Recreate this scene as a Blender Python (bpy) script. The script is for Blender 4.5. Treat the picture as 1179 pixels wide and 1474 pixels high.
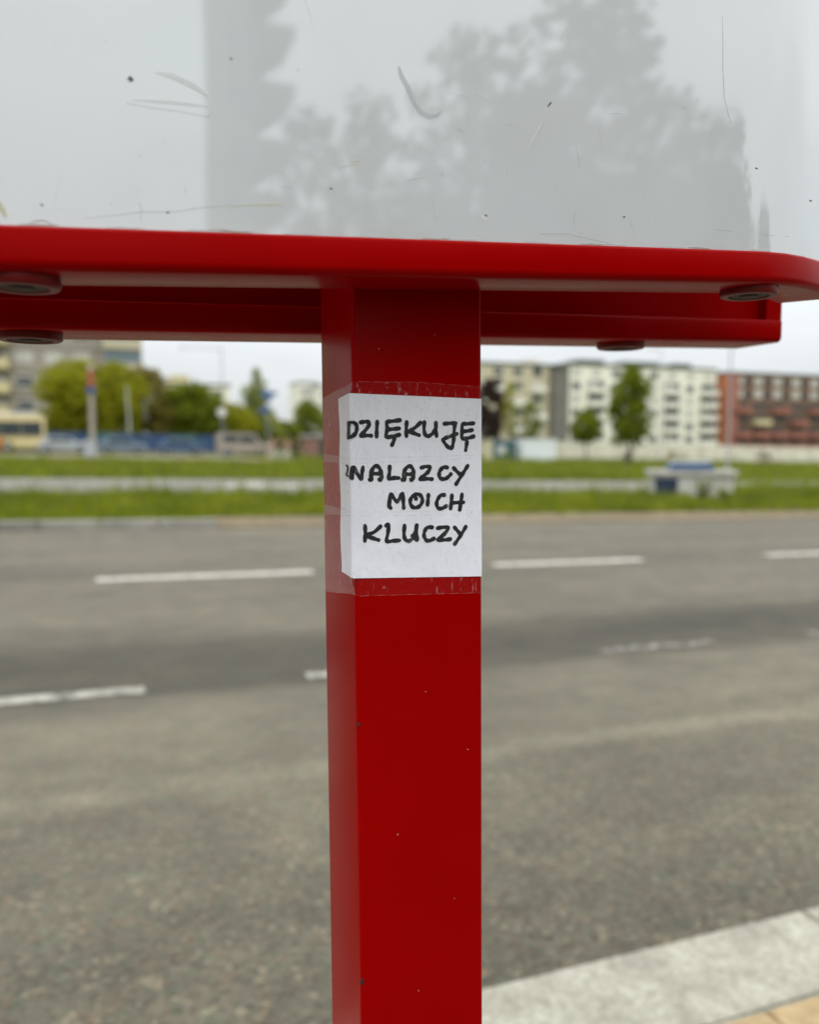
import bpy, bmesh, math, random
import numpy as np
from mathutils import Vector, Matrix
R = math.radians
sc = bpy.context.scene
for o in list(bpy.data.objects): bpy.data.objects.remove(o)
col = sc.collection

# ------------------------------------------------------------------ camera
YAW, PITCH = R(21.6), R(4.62)
cd = bpy.data.cameras.new('camera'); cam = bpy.data.objects.new('camera', cd); col.objects.link(cam)
cam.location = (0, 0, 1.5); cam.rotation_euler = (R(90) - PITCH, 0, -YAW)
cd.sensor_fit = 'HORIZONTAL'; cd.sensor_width = 36; cd.lens = 1200 / 1179 * 36
cd.clip_start = .05; cd.clip_end = 6000
cd.dof.use_dof = True; cd.dof.focus_distance = .64; cd.dof.aperture_fstop = 4.7
sc.camera = cam

# ------------------------------------------------------------------ sky, sun, exposure
SUN_EL, SUN_AZ = R(66), R(200)          # azimuth measured from +Y clockwise
world = bpy.data.worlds.new('World'); sc.world = world; world.use_nodes = True
wn, wl = world.node_tree.nodes, world.node_tree.links
wn.clear()
wo = wn.new('ShaderNodeOutputWorld'); bg = wn.new('ShaderNodeBackground')
sky = wn.new('ShaderNodeTexSky'); sky.sky_type = 'NISHITA'; sky.sun_disc = False
sky.sun_elevation = SUN_EL; sky.sun_rotation = SUN_AZ; sky.air_density = 1.0; sky.dust_density = 2.0
tc = wn.new('ShaderNodeTexCoord'); sx = wn.new('ShaderNodeSeparateXYZ')
wl.new(tc.outputs['Generated'], sx.inputs[0])
def wmath(op, a, b=None, c=None, clamp=False):
    n = wn.new('ShaderNodeMath'); n.operation = op; n.use_clamp = clamp
    for i, v in enumerate((a, b, c)):
        if v is None: continue
        if isinstance(v, (int, float)): n.inputs[i].default_value = v
        else: wl.new(v, n.inputs[i])
    return n.outputs[0]
zc = wmath('MAXIMUM', sx.outputs['Z'], 0.0)
grad = wmath('MULTIPLY_ADD', zc, 2.3, .84)                 # overcast: brighter towards the zenith
nz = wn.new('ShaderNodeTexNoise'); nz.inputs['Scale'].default_value = 2.6; nz.inputs['Detail'].default_value = 6
mp = wn.new('ShaderNodeMapping'); mp.inputs['Scale'].default_value = (1, 1, 3.0)
wl.new(tc.outputs['Generated'], mp.inputs[0]); wl.new(mp.outputs[0], nz.inputs['Vector'])
cl = wmath('MULTIPLY_ADD', nz.outputs['Fac'], .5, .75)
lum = wmath('MULTIPLY', grad, cl)
cc = wn.new('ShaderNodeMixRGB'); cc.blend_type = 'MULTIPLY'; cc.inputs[0].default_value = 1
cc.inputs[1].default_value = (9.05, 9.4, 9.6, 1); wl.new(lum, cc.inputs[2])
mx = wn.new('ShaderNodeMixRGB'); mx.inputs[0].default_value = .84
wl.new(sky.outputs[0], mx.inputs[1]); wl.new(cc.outputs[0], mx.inputs[2])
wl.new(mx.outputs[0], bg.inputs[0]); bg.inputs[1].default_value = .1
wl.new(bg.outputs[0], wo.inputs[0])
sl = bpy.data.lights.new('sun', 'SUN'); sl.energy = 1.0; sl.angle = R(20); sl.color = (1, .96, .9)
so = bpy.data.objects.new('sun', sl); col.objects.link(so)
sd = Vector((math.sin(SUN_AZ) * math.cos(SUN_EL), math.cos(SUN_AZ) * math.cos(SUN_EL), math.sin(SUN_EL)))
so.rotation_euler = sd.to_track_quat('Z', 'Y').to_euler(); so.location = (0, 0, 40)
sc.view_settings.view_transform = 'Standard'; sc.view_settings.look = 'None'
sc.view_settings.exposure = 0.0; sc.view_settings.gamma = 1.0
sc.cycles.use_denoising = True
sc.cycles.max_bounces = 6; sc.cycles.transparent_max_bounces = 12

# ------------------------------------------------------------------ materials
M = {}
class NT:
    def __init__(s, name):
        m = bpy.data.materials.new(name); m.use_nodes = True; s.m = m; s.n = m.node_tree.nodes; s.l = m.node_tree.links
        s.p = s.n['Principled BSDF']; M[name] = m
    def new(s, t, **kw):
        n = s.n.new(t)
        for k, v in kw.items():
            if k in n.inputs: n.inputs[k].default_value = v
            else: setattr(n, k, v)
        return n
    def pos(s, scale=(1, 1, 1), obj=True):
        t = s.new('ShaderNodeTexCoord') if obj else s.new('ShaderNodeNewGeometry')
        mp = s.new('ShaderNodeMapping'); mp.inputs['Scale'].default_value = scale
        s.l.new(t.outputs['Object' if obj else 'Position'], mp.inputs[0]); return mp.outputs[0]
    def noise(s, scale, detail=4, vec=None, rough=.55):
        n = s.new('ShaderNodeTexNoise'); n.inputs['Scale'].default_value = scale; n.inputs['Detail'].default_value = detail
        n.inputs['Roughness'].default_value = rough
        if vec is not None: s.l.new(vec, n.inputs['Vector'])
        return n.outputs['Fac']
    def ramp(s, fac, stops, interp='LINEAR'):
        r = s.new('ShaderNodeValToRGB'); e = r.color_ramp.elements; r.color_ramp.interpolation = interp
        while len(e) > 1: e.remove(e[-1])
        e[0].position = stops[0][0]; e[0].color = c4(stops[0][1])
        for p, c in stops[1:]:
            k = e.new(p); k.color = c4(c)
        s.l.new(fac, r.inputs[0]); return r.outputs[0]
    def mix(s, fac, a, b, mode='MIX'):
        n = s.new('ShaderNodeMixRGB'); n.blend_type = mode
        for i, v in ((0, fac), (1, a), (2, b)):
            if isinstance(v, (int, float)): n.inputs[i].default_value = v if i == 0 else (v, v, v, 1)
            elif isinstance(v, tuple): n.inputs[i].default_value = c4(v)
            else: s.l.new(v, n.inputs[i])
        return n.outputs[0]
    def math(s, op, a, b=0.0, clamp=False):
        n = s.new('ShaderNodeMath'); n.operation = op; n.use_clamp = clamp
        for i, v in enumerate((a, b)):
            if isinstance(v, (int, float)): n.inputs[i].default_value = v
            else: s.l.new(v, n.inputs[i])
        return n.outputs[0]
    def bump(s, h, strength=.3, dist=.01):
        b = s.new('ShaderNodeBump'); b.inputs['Strength'].default_value = strength; b.inputs['Distance'].default_value = dist
        s.l.new(h, b.inputs['Height']); s.l.new(b.outputs[0], s.p.inputs['Normal'])
    def set(s, color=None, rough=None, spec=None, **kw):
        if color is not None:
            if isinstance(color, tuple): s.p.inputs['Base Color'].default_value = c4(color)
            else: s.l.new(color, s.p.inputs['Base Color'])
        if rough is not None:
            if isinstance(rough, (int, float)): s.p.inputs['Roughness'].default_value = rough
            else: s.l.new(rough, s.p.inputs['Roughness'])
        if spec is not None: s.p.inputs['Specular IOR Level'].default_value = spec
        for k, v in kw.items(): s.p.inputs[k].default_value = v
        return s
def c4(c): return tuple(c) if len(c) == 4 else (c[0], c[1], c[2], 1)
def simple(name, color, rough=.6, spec=.4, var=.12, scale=3.0, **kw):
    t = NT(name); n = t.noise(scale, 4, t.pos(obj=False))
    a = tuple(v * (1 - var) for v in color[:3]); b = tuple(min(1, v * (1 + var)) for v in color[:3])
    t.set(t.ramp(n, [(.3, a), (.7, b)]), rough, spec, **kw); return t

# red gloss paint of the stand
t = NT('red_paint'); v = t.pos(obj=False)
n1 = t.noise(9, 5, v); n2 = t.noise(420, 3, v)
t.set(t.ramp(n1, [(.3, (.27, .0002, .0002)), (.7, (.305, .0004, .0003))]), t.ramp(n1, [(.3, (.19,) * 3), (.7, (.3,) * 3)]), .035)
t.bump(n2, .035, .0006)
simple('red_boss', (.13, .003, .003), .4, .2)
simple('paint_dust', (.45, .16, .14), .7, .2)
t = NT('bare_chip').set((.03, .018, .012), .7, .3)
t = NT('hole_shade').set((.035, .014, .012), .6, .25)  # shade of the bolt hole, put into the colour
# glossy white display sheet, slightly stained
t = NT('display_white'); v = t.pos(obj=False)
nb = t.noise(2.2, 3, v); ns = t.noise(14, 6, v); sv = t.pos((60, 60, 3), obj=False); nst = t.noise(1.0, 5, sv)
nb2 = t.noise(7, 2, t.pos((1, 1, .6), obj=False)); c0 = t.mix(t.math('MULTIPLY', nb2, .55), t.ramp(nb, [(.34, (.545, .585, .60)), (.66, (.59, .58, .61))]), (.60, .60, .605))
c1 = t.mix(t.math('MULTIPLY', t.math('SUBTRACT', ns, .45, True), .5), c0, (.36, .36, .34))
c1 = t.mix(t.math('MULTIPLY', t.math('SUBTRACT', nst, .5, True), .55), c1, (.56, .57, .57))
t.set(c1, .5, .3); t.p.inputs['Coat Weight'].default_value = 1; t.p.inputs['Coat IOR'].default_value = 2.15
t.p.inputs['Coat Roughness'].default_value = .035
wv = t.noise(3.2, 2, v); bb = t.new('ShaderNodeBump'); bb.inputs['Strength'].default_value = .18; bb.inputs['Distance'].default_value = .004
t.l.new(wv, bb.inputs['Height']); t.l.new(bb.outputs[0], t.p.inputs['Coat Normal'])
simple('residue_yellow', (.60, .56, .34), .6, .3)
simple('residue_pale', (.70, .70, .70), .5, .4)
simple('scratch_grey', (.44, .435, .43), .7, .2)
simple('residue_tan', (.36, .31, .24), .6, .3)
simple('smear_grey', (.56, .56, .57), .3, .5)
for q in ('residue_pale', 'scratch_grey', 'smear_grey', 'residue_yellow', 'residue_tan'): M[q].node_tree.nodes['Principled BSDF'].inputs['Alpha'].default_value = .55
simple('speck_soft', (.25, .24, .23), .8, .2)
simple('speck_dark', (.04, .035, .03), .8, .2)
# paper and ink
t = NT('paper'); v = t.pos(obj=False)
na = t.noise(26, 5, v); nw = t.noise(60, 3, v)
t.set(t.ramp(na, [(.3, (.76, .745, .81)), (.7, (.82, .805, .87))]), .75, .25); t.bump(t.math('ADD', nw, t.math('MULTIPLY', t.noise(22, 3, t.pos((1.6, 1.6, .5), obj=False)), 2.2)), .45, .0022)
t = NT('ink'); n = t.noise(300, 3, t.pos(obj=False)); t.set(t.ramp(n, [(.3, (.006, .006, .007)), (.75, (.022, .022, .024))]), .5, .3)
# clear adhesive tape
t = NT('clear_tape'); v = t.pos(obj=False); st = t.pos((1, 1, .22), obj=False)
tr = t.new('ShaderNodeBsdfTransparent'); mxs = t.new('ShaderNodeMixShader')
w1 = t.noise(160, 4, v); w2 = t.noise(330, 5, st)
f = t.math('MULTIPLY', t.math('SUBTRACT', w2, .61, True), 1.4); f = t.math('ADD', f, .004)
f = t.math('ADD', f, t.math('MULTIPLY', t.math('SUBTRACT', w1, .62, True), 1.8), True)
t.set((.8, .8, .8), .12, .5)
t.bump(w1, .5, .0015)
fr = t.new('ShaderNodeFresnel'); fr.inputs['IOR'].default_value = 1.35
f = t.math('ADD', f, t.math('MULTIPLY', fr.outputs[0], .16), True)
t.l.new(f, mxs.inputs[0]); t.l.new(tr.outputs[0], mxs.inputs[1]); t.l.new(t.p.outputs[0], mxs.inputs[2])
t.l.new(mxs.outputs[0], t.n['Material Output'].inputs[0])
t = NT('tape_edge'); t.set((.5, .46, .44), .35, .5); t.p.inputs['Alpha'].default_value = .38
# asphalt of the near carriageway: bands along the road, stones, stains
def asphalt(name, tone, bands):
    t = NT(name); g = t.new('ShaderNodeNewGeometry'); sp = t.new('ShaderNodeSeparateXYZ'); t.l.new(g.outputs['Position'], sp.inputs[0])
    vw = t.pos((.25, 1, 1), obj=False); wob = t.noise(1.1, 5, vw)
    y = t.math('ADD', sp.outputs['Y'], t.math('MULTIPLY', t.math('SUBTRACT', wob, .5), .5))
    yn = t.math('DIVIDE', y, 20.0)
    base = t.ramp(yn, [(p / 20, tuple(tone[i] * k for i in range(3))) for p, k in bands])
    v = t.pos(obj=False)
    big = t.noise(.8, 6, t.pos((.4, 1, 1), obj=False), .62); mid = t.noise(4.5, 6, t.pos((.7, 1, 1), obj=False), .62)
    base = t.mix(1, base, t.ramp(big, [(.28, (.74, .75, .77)), (.5, (1, 1, 1)), (.72, (1.22, 1.21, 1.19))]), 'MULTIPLY')
    base = t.mix(1, base, t.ramp(mid, [(.25, (.76, .77, .77)), (.75, (1.2, 1.19, 1.18))]), 'MULTIPLY')
    vo = t.new('ShaderNodeTexVoronoi'); vo.inputs['Scale'].default_value = 52; t.l.new(v, vo.inputs['Vector'])
    hs = t.new('ShaderNodeSeparateColor'); t.l.new(vo.outputs['Color'], hs.inputs[0])
    st = t.ramp(hs.outputs[0], [(0, (.5, .5, .48)), (.3, (.82, .83, .8)), (.65, (1.02, 1.02, 1)), (.9, (1.2, 1.17, 1.1)), (.985, (1.9, 1.85, 1.7))])
    fade = t.ramp(t.math('DIVIDE', sp.outputs['Y'], 9.0), [(.22, (.9,) * 3), (.36, (.55,) * 3), (.55, (.2,) * 3), (1, (.1,) * 3)])
    base = t.mix(fade, base, t.mix(1, base, st, 'MULTIPLY'))
    vt = t.new('ShaderNodeTexVoronoi'); vt.inputs['Scale'].default_value = 30; t.l.new(v, vt.inputs['Vector'])
    ht = t.new('ShaderNodeSeparateColor'); t.l.new(vt.outputs['Color'], ht.inputs[0])
    tint = t.ramp(ht.outputs[1], [(.0, (1.14, .96, .9)), (.2, (1, 1, 1)), (.75, (1, 1, 1)), (1, (.9, 1.04, 1.0))])
    base = t.mix(.8, base, t.mix(1, base, tint, 'MULTIPLY'))
    t.set(base, .85, .3); t.bump(vo.outputs['Distance'], .6, .008); return t
asphalt('asphalt', (.120, .107, .078), [(1.9, .78), (2.9, .92), (3.70, .95), (3.86, 1.38), (4.02, 1.04), (4.9, 1.08), (5.2, 1.0), (5.42, .56), (6.2, .48), (6.6, .58), (7.0, .9), (7.8, 1.0), (9.3, .95), (10.2, .88), (11.2, .98), (14.5, .98), (15.2, 1.1)])
asphalt('asphalt_far', (.178, .168, .145), [(0, 1), (20, 1)])
simple('road_paint', (.46, .44, .375), .8, .2, .25, 9)
simple('road_paint_old', (.31, .295, .25), .85, .2, .4, 8)
simple('road_paint_worn', (.25, .235, .205), .85, .2, .22, 7)
for q, lo in (('road_paint_old', .40), ('road_paint_worn', .52), ('road_paint', .30)):   # paint worn through in patches
    m_ = M[q].node_tree; nn = m_.nodes.new('ShaderNodeTexNoise'); nn.inputs['Scale'].default_value = 14; nn.inputs['Detail'].default_value = 6
    ge = m_.nodes.new('ShaderNodeNewGeometry'); m_.links.new(ge.outputs['Position'], nn.inputs['Vector'])
    mr = m_.nodes.new('ShaderNodeMapRange'); mr.inputs[1].default_value = lo - .08; mr.inputs[2].default_value = lo + .1; mr.inputs[3].default_value = .15; mr.inputs[4].default_value = .97
    m_.links.new(nn.outputs['Fac'], mr.inputs[0]); m_.links.new(mr.outputs[0], m_.nodes['Principled BSDF'].inputs['Alpha'])
t = NT('granite'); v = t.pos(obj=False); vo = t.new('ShaderNodeTexVoronoi'); vo.inputs['Scale'].default_value = 260; t.l.new(v, vo.inputs['Vector'])
hs = t.new('ShaderNodeSeparateColor'); t.l.new(vo.outputs['Color'], hs.inputs[0])
bl = t.noise(7, 6, v, .65)
b = t.ramp(bl, [(.3, (.25, .237, .195)), (.5, (.325, .31, .255)), (.7, (.395, .38, .325))])
b = t.mix(1, b, t.ramp(hs.outputs[0], [(0, (.6, .6, .58)), (.3, (.92, .92, .9)), (.8, (1.06, 1.06, 1.05)), (1, (1.25, 1.24, 1.2))]), 'MULTIPLY')
b = t.mix(1, b, t.ramp(t.noise(34, 4, v), [(.3, (.76, .76, .74)), (.7, (1.12, 1.12, 1.1))]), 'MULTIPLY')
t.set(b, .75, .35); t.bump(t.noise(220, 4, v), .3, .002)
simple('slab_yellow', (.325, .235, .125), .85, .25, .22, 22)
simple('slab_grey', (.10, .095, .085), .85, .25, .2, 18)
simple('joint_sand', (.10, .095, .075), .95, .1, .3, 30)
simple('kerb_old', (.27, .255, .22), .9, .2, .3, 2.5)
simple('soil', (.17, .135, .085), .95, .1, .35, 3.0)
simple('earth', (.095, .12, .015), .95, .1, .35, .9)
simple('paving_beige', (.20, .175, .12), .9, .2, .25, .8)
def leaf(name, a, b, tr=.35, scale=1.2):
    t = NT(name); n = t.noise(scale, 3, t.pos(obj=False)); g = t.new('ShaderNodeNewGeometry')
    oi = t.ramp(n, [(.3, a), (.7, b)])
    rnd = t.ramp(g.outputs['Random Per Island'], [(0, (.7, .72, .7)), (1, (1.3, 1.25, 1.1))])
    c = t.mix(1, oi, rnd, 'MULTIPLY'); t.set(c, .6, .25)
    tl = t.new('ShaderNodeBsdfTranslucent'); t.l.new(c, tl.inputs[0]); ms = t.new('ShaderNodeMixShader'); ms.inputs[0].default_value = tr
    t.l.new(t.p.outputs[0], ms.inputs[1]); t.l.new(tl.outputs[0], ms.inputs[2]); t.l.new(ms.outputs[0], t.n['Material Output'].inputs[0])
leaf('leaf_fresh', (.24, .255, .008), (.36, .345, .014), .5)
leaf('leaf_olive', (.19, .165, .03), (.25, .215, .045), .45)
leaf('leaf_green', (.13, .165, .008), (.22, .25, .012), .5)
leaf('leaf_pale', (.25, .29, .09), (.34, .38, .13), .5)
leaf('leaf_dark', (.036, .058, .012), (.065, .092, .018))
leaf('leaf_purple', (.030, .014, .012), (.055, .026, .020), .2)
leaf('leaf_behind', (.03, .042, .012), (.055, .07, .02), .2)
leaf('grass_blade', (.095, .145, .005), (.27, .30, .012), .4, .7)
leaf('grass_dry', (.16, .15, .05), (.20, .19, .07), .3, .8)
simple('bark', (.11, .085, .06), .9, .2, .3, 6)
simple('bark_pale', (.20, .17, .13), .9, .2, .3, 6)
simple('concrete_grey', (.34, .305, .25), .85, .25, .1, .35)
simple('concrete_dark', (.17, .16, .14), .85, .25, .1, .35)
simple('plaster_cream', (.80, .765, .66), .85, .2, .06, .3)
simple('plaster_tan', (.52, .465, .33), .85, .2, .06, .3)
simple('plaster_white', (.76, .73, .65), .85, .2, .06, .3)
simple('balcony_yellow', (.60, .52, .30), .8, .2, .08, .5)
t = NT('brick_red'); br = t.new('ShaderNodeTexBrick'); br.inputs['Scale'].default_value = 3.0
t.l.new(t.pos(obj=False), br.inputs['Vector']); br.inputs['Color1'].default_value = (.64, .235, .11, 1); br.inputs['Color2'].default_value = (.54, .195, .09, 1); br.inputs['Mortar'].default_value = (.2, .12, .08, 1)
t.set(br.outputs[0], .85, .2)
simple('brick_dull', (.33, .135, .10), .85, .2, .15, .6)
t = NT('window_glass').set((.045, .055, .06), .08, .5)
t = NT('window_glass_blue').set((.13, .18, .2), .12, .5)
simple('curtain_pale', (.5, .48, .42), .5, .4, .2, .6)
simple('frame_white', (.62, .61, .58), .5, .4)
simple('frame_dark', (.06, .055, .05), .5, .4)
simple('roof_dark', (.07, .085, .06), .8, .2)
simple('hoarding_blue', (.03, .065, .14), .55, .4, .2, .5)
simple('hoarding_teal', (.05, .115, .13), .55, .4, .2, .5)
simple('metal_grey', (.32, .33, .34), .5, .5)
simple('metal_white', (.60, .60, .58), .5, .4)
simple('sign_blue', (.03, .08, .22), .45, .5)
simple('sign_orange', (.30, .10, .05), .5, .4)
simple('bus_cream', (.60, .50, .26), .4, .5)
simple('bus_red', (.58, .17, .02), .4, .5)
simple('bus_dark', (.03, .04, .045), .15, .5)
simple('rubber', (.02, .02, .02), .8, .2)
simple('car_silver', (.36, .38, .40), .3, .5); simple('car_greyblue', (.14, .18, .24), .3, .5); simple('car_blue', (.06, .1, .19), .3, .5); simple('car_beige', (.30, .26, .21), .35, .5)
simple('white_block', (.52, .51, .48), .85, .25, .2, 2.5)
simple('block_top', (.44, .42, .37), .85, .25, .2, 2.5)
simple('slat_blue', (.012, .03, .09), .5, .4)
simple('vent_blue', (.006, .014, .05), .5, .4)
simple('lid_blue', (.012, .06, .16), .4, .5)
simple('sheet_white', (.76, .79, .80), .6, .4)
simple('fence_cream', (.62, .58, .47), .85, .2, .18, .9)
simple('kiosk_brick', (.22, .13, .10), .85, .2)
simple('skin', (.42, .26, .19), .6, .3); simple('hair_dark', (.025, .018, .014), .6, .3); simple('hair_brown', (.09, .05, .03), .6, .3)
simple('cloth_white', (.62, .58, .53), .85, .2); simple('cloth_black', (.02, .02, .022), .85, .2); simple('cloth_pink', (.45, .27, .22), .85, .2); simple('cloth_jeans', (.40, .40, .40), .85, .2)

# ------------------------------------------------------------------ helpers
def g(x, y): return -.0203 * x + .010 * y           # the street falls to the right and rises slightly away
TILT = (math.atan(.010), math.atan(.0203), 0)
def cw(r, d):                                        # r metres right of and d metres ahead of the stand's viewer -> x, y
    return d * math.sin(YAW) + r * math.cos(YAW), d * math.cos(YAW) - r * math.sin(YAW)
def tag(o, label, cat, group=None):
    o['label'] = label; o['category'] = cat
    if group: o['group'] = group
    return o
class MB:
    def __init__(s): s.v = []; s.f = []; s.mi = []
    def add(s, vs, fs, mi=0):
        b = len(s.v); s.v += [tuple(p) for p in vs]; s.f += [tuple(b + i for i in q) for q in fs]; s.mi += [mi] * len(fs); return s
    def box(s, x0, x1, y0, y1, z0, z1, mi=0, bev=0):
        if bev:
            bm = bmesh.new(); bmesh.ops.create_cube(bm, size=1)
            for q in bm.verts: q.co = ((x0 + x1) / 2 + q.co.x * (x1 - x0), (y0 + y1) / 2 + q.co.y * (y1 - y0), (z0 + z1) / 2 + q.co.z * (z1 - z0))
            bmesh.ops.bevel(bm, geom=bm.edges[:], offset=bev, segments=2, affect='EDGES')
            bm.verts.index_update()
            s.add([q.co[:] for q in bm.verts], [[q.index for q in f.verts] for f in bm.faces], mi); bm.free(); return s
        v = [(x, y, z) for z in (z0, z1) for y in (y0, y1) for x in (x0, x1)]
        return s.add(v, [(0, 2, 3, 1), (4, 5, 7, 6), (0, 1, 5, 4), (2, 6, 7, 3), (0, 4, 6, 2), (1, 3, 7, 5)], mi)
    def tube(s, pts, rad, n=10, mi=0, cap=True):
        pts = [Vector(p) for p in pts]; rad = rad if isinstance(rad, (list, tuple)) else [rad] * len(pts)
        rings = []
        for i, p in enumerate(pts):
            d = (pts[min(i + 1, len(pts) - 1)] - pts[max(i - 1, 0)]).normalized()
            u = d.cross(Vector((0, 0, 1)) if abs(d.z) < .9 else Vector((1, 0, 0))).normalized(); w = d.cross(u)
            rings.append([p + (u * math.cos(a) + w * math.sin(a)) * rad[i] for a in [2 * math.pi * k / n for k in range(n)]])
        vs = [q for r in rings for q in r]; fs = []
        for i in range(len(rings) - 1):
            for k in range(n): fs.append((i * n + k, i * n + (k + 1) % n, (i + 1) * n + (k + 1) % n, (i + 1) * n + k))
        if cap: fs += [tuple(range(n))[::-1], tuple((len(rings) - 1) * n + k for k in range(n))]
        return s.add(vs, fs, mi)
    def lathe(s, prof, n=24, mi=0, at=(0, 0, 0)):
        vs = [(at[0] + r * math.cos(2 * math.pi * k / n), at[1] + r * math.sin(2 * math.pi * k / n), at[2] + z) for r, z in prof for k in range(n)]
        fs = [(i * n + k, i * n + (k + 1) % n, (i + 1) * n + (k + 1) % n, (i + 1) * n + k) for i in range(len(prof) - 1) for k in range(n)]
        return s.add(vs, fs, mi)
    def prism(s, poly, y0, y1, mi=0):                # poly in x,z extruded along y
        n = len(poly); vs = [(x, y0, z) for x, z in poly] + [(x, y1, z) for x, z in poly]
        fs = [tuple(range(n)), tuple(range(2 * n - 1, n - 1, -1))] + [(i, i + n, (i + 1) % n + n, (i + 1) % n) for i in range(n)]
        return s.add(vs, fs, mi)
    def mesh(s, name, mats):
        me = bpy.data.meshes.new(name); me.from_pydata(s.v, [], s.f)
        for m in (mats if isinstance(mats, (list, tuple)) else [mats]): me.materials.append(M[m])
        if any(s.mi): me.polygons.foreach_set('material_index', s.mi)
        bm = bmesh.new(); bm.from_mesh(me); bmesh.ops.recalc_face_normals(bm, faces=bm.faces); bm.to_mesh(me); bm.free()
        return me
    def build(s, name, mats, parent=None, smooth=False, loc=None, rot=None):
        me = s.mesh(name, mats)
        if smooth:
            me.polygons.foreach_set('use_smooth', [True] * len(me.polygons)); me.set_sharp_from_angle(angle=R(35))
        return put(name, me, parent, loc, rot)
def put(name, me, parent=None, loc=None, rot=None):
    o = bpy.data.objects.new(name, me); col.objects.link(o)
    if parent: o.parent = parent
    if loc is not None: o.location = loc
    if rot is not None: o.rotation_euler = rot
    return o
def empty(name, loc=(0, 0, 0), rz=0):
    o = bpy.data.objects.new(name, None); col.objects.link(o); o.location = loc; o.rotation_euler = (0, 0, rz); o.empty_display_size = .2; return o
def copy_tree(o, parent=None):
    c = o.copy(); col.objects.link(c); c.parent = parent
    for ch in list(o.children): copy_tree(ch, c)
    return c
def structure(o): o['kind'] = 'structure'; return o
def strip(name, x0, x1, y0, y1, off, mat, thick=.25, parent=None, nx=1):
    m = MB()
    xs = [x0 + (x1 - x0) * i / nx for i in range(nx + 1)]
    for a, b in zip(xs, xs[1:]):
        v = [(x, y, g(x, y) + off - (thick if k == 0 else 0)) for k in (0, 1) for y in (y0, y1) for x in (a, b)]
        m.add(v, [(0, 2, 3, 1), (4, 5, 7, 6), (0, 1, 5, 4), (2, 6, 7, 3), (0, 4, 6, 2), (1, 3, 7, 5)])
    o = m.build(name, mat, parent)
    return o

# ------------------------------------------------------------------ ground, road, kerbs, pavement
m = MB(); S_ = 2500
m.add([(x, y, g(x, y) - .42) for x, y in ((-S_, -S_), (S_, -S_), (S_, S_), (-S_, S_))], [(0, 1, 2, 3)]); structure(m.build('ground', 'earth'))
road = structure(strip('road', -220, 320, 1.972, 15.30, -.12, 'asphalt', .2))
def mark(x0, x1, y0, y1, mat='road_paint', off=-.116):
    m = MB(); n = 12; rr = random.Random(int(x0 * 100)); vs = []
    for i in range(n + 1):
        x = x0 + (x1 - x0) * i / n
        for y in (y0 + rr.uniform(0, .012), y1 - rr.uniform(0, .012)): vs.append((x, y, g(x, y) + off))
    m.add(vs, [(2 * i, 2 * i + 2, 2 * i + 3, 2 * i + 1) for i in range(n)]); return m.build('lane_marking', mat, road)
for x0, x1 in ((-14.9, -12.4), (-9.9, -7.4), (-4.9, -2.35), (.14, 2.66), (5.17, 7.6), (9.95, 12.5), (15, 17.5), (20, 22.5)): mark(x0, x1, 9.86, 10.10)
for x0, x1, w in ((-3.2, -2.05, 0), (-.93, .35, 0), (1.42, 2.6, 0), (3.8, 4.95, 1), (6.05, 7.2, 1), (8.3, 9.4, 1)):
    mark(x0, x1, 5.44, 5.59, 'road_paint_worn' if w else 'road_paint_old')
kerb = structure(strip('kerb', -60, 60, 1.66, 1.95, -.03, 'joint_sand', .3))
km = MB().box(-.747, .747, 1.632 - 1.8, 1.972 - 1.8, -.27, 0, bev=.008).mesh('kerb_stone', 'granite')
for i in range(-6, 7):
    x = 2.165 - .75 + i * 1.5
    put('kerb_stone', km, kerb, (x, 1.8, g(x, 1.8)), TILT)
walk = structure(strip('pavement', -60, 60, -5.0, 1.631, -.07, 'joint_sand', .25))
ym = MB().box(-.147, .147, -.147, .147, -.07, 0, bev=.004).mesh('paving_slab', 'slab_yellow')
gm = MB().box(-.2465, .2465, -.2465, .2465, -.07, 0, bev=.004).mesh('paving_slab', 'slab_grey')
for j in range(2):
    for i in range(-16, 12):
        x, y = 1.676 + .15 + i * .3, 1.632 - .152 - j * .3
        put('paving_slab', ym, walk, (x, y, g(x, y)), TILT)
for j in range(6):
    for i in range(-7, 8):
        x, y = .2 + i * .5, 1.032 - .255 - j * .5
        put('paving_slab', gm, walk, (x, y, g(x, y)), TILT)
fk = structure(strip('far_kerb', -120, 2.3, 15.32, 15.5, -.10, 'kerb_old', .2))
fkm = MB().box(-.492, .492, -.12, .12, -.25, .03, bev=.015).mesh('kerb_stone', 'kerb_old')
for i in range(24):
    x = 1.8 - i; put('kerb_stone', fkm, fk, (x, 15.42, g(x, 15.42) + .01), TILT)
structure(strip('dirt_edge', 2.32, 200, 15.302, 17.25, -.095, 'soil', .2))
structure(strip('median', -200, 260, 15.55, 24.0, -.10, 'earth', .2))
structure(strip('far_road', -200, 260, 24.0, 33.5, -.10, 'asphalt_far', .2))
fr2 = bpy.data.objects['far_road']
for x0, x1, y0, y1 in ((4.6, 7.4, 28.2, 29.2), (5.2, 6.4, 30.2, 31), (-12, -9, 28.6, 28.8), (16, 19, 28.6, 28.8)):
    m = MB(); m.add([(x, y, g(x, y) - .096) for x, y in ((x0, y0), (x1, y0), (x1, y1), (x0, y1))], [(0, 1, 2, 3)]); m.build('lane_marking', 'road_paint', fr2)
structure(strip('verge', -200, 260, 33.5, 140, -.09, 'earth', .25))
structure(strip('far_path', -160, 24, 54.0, 76, -.07, 'paving_beige', .2))

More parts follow.
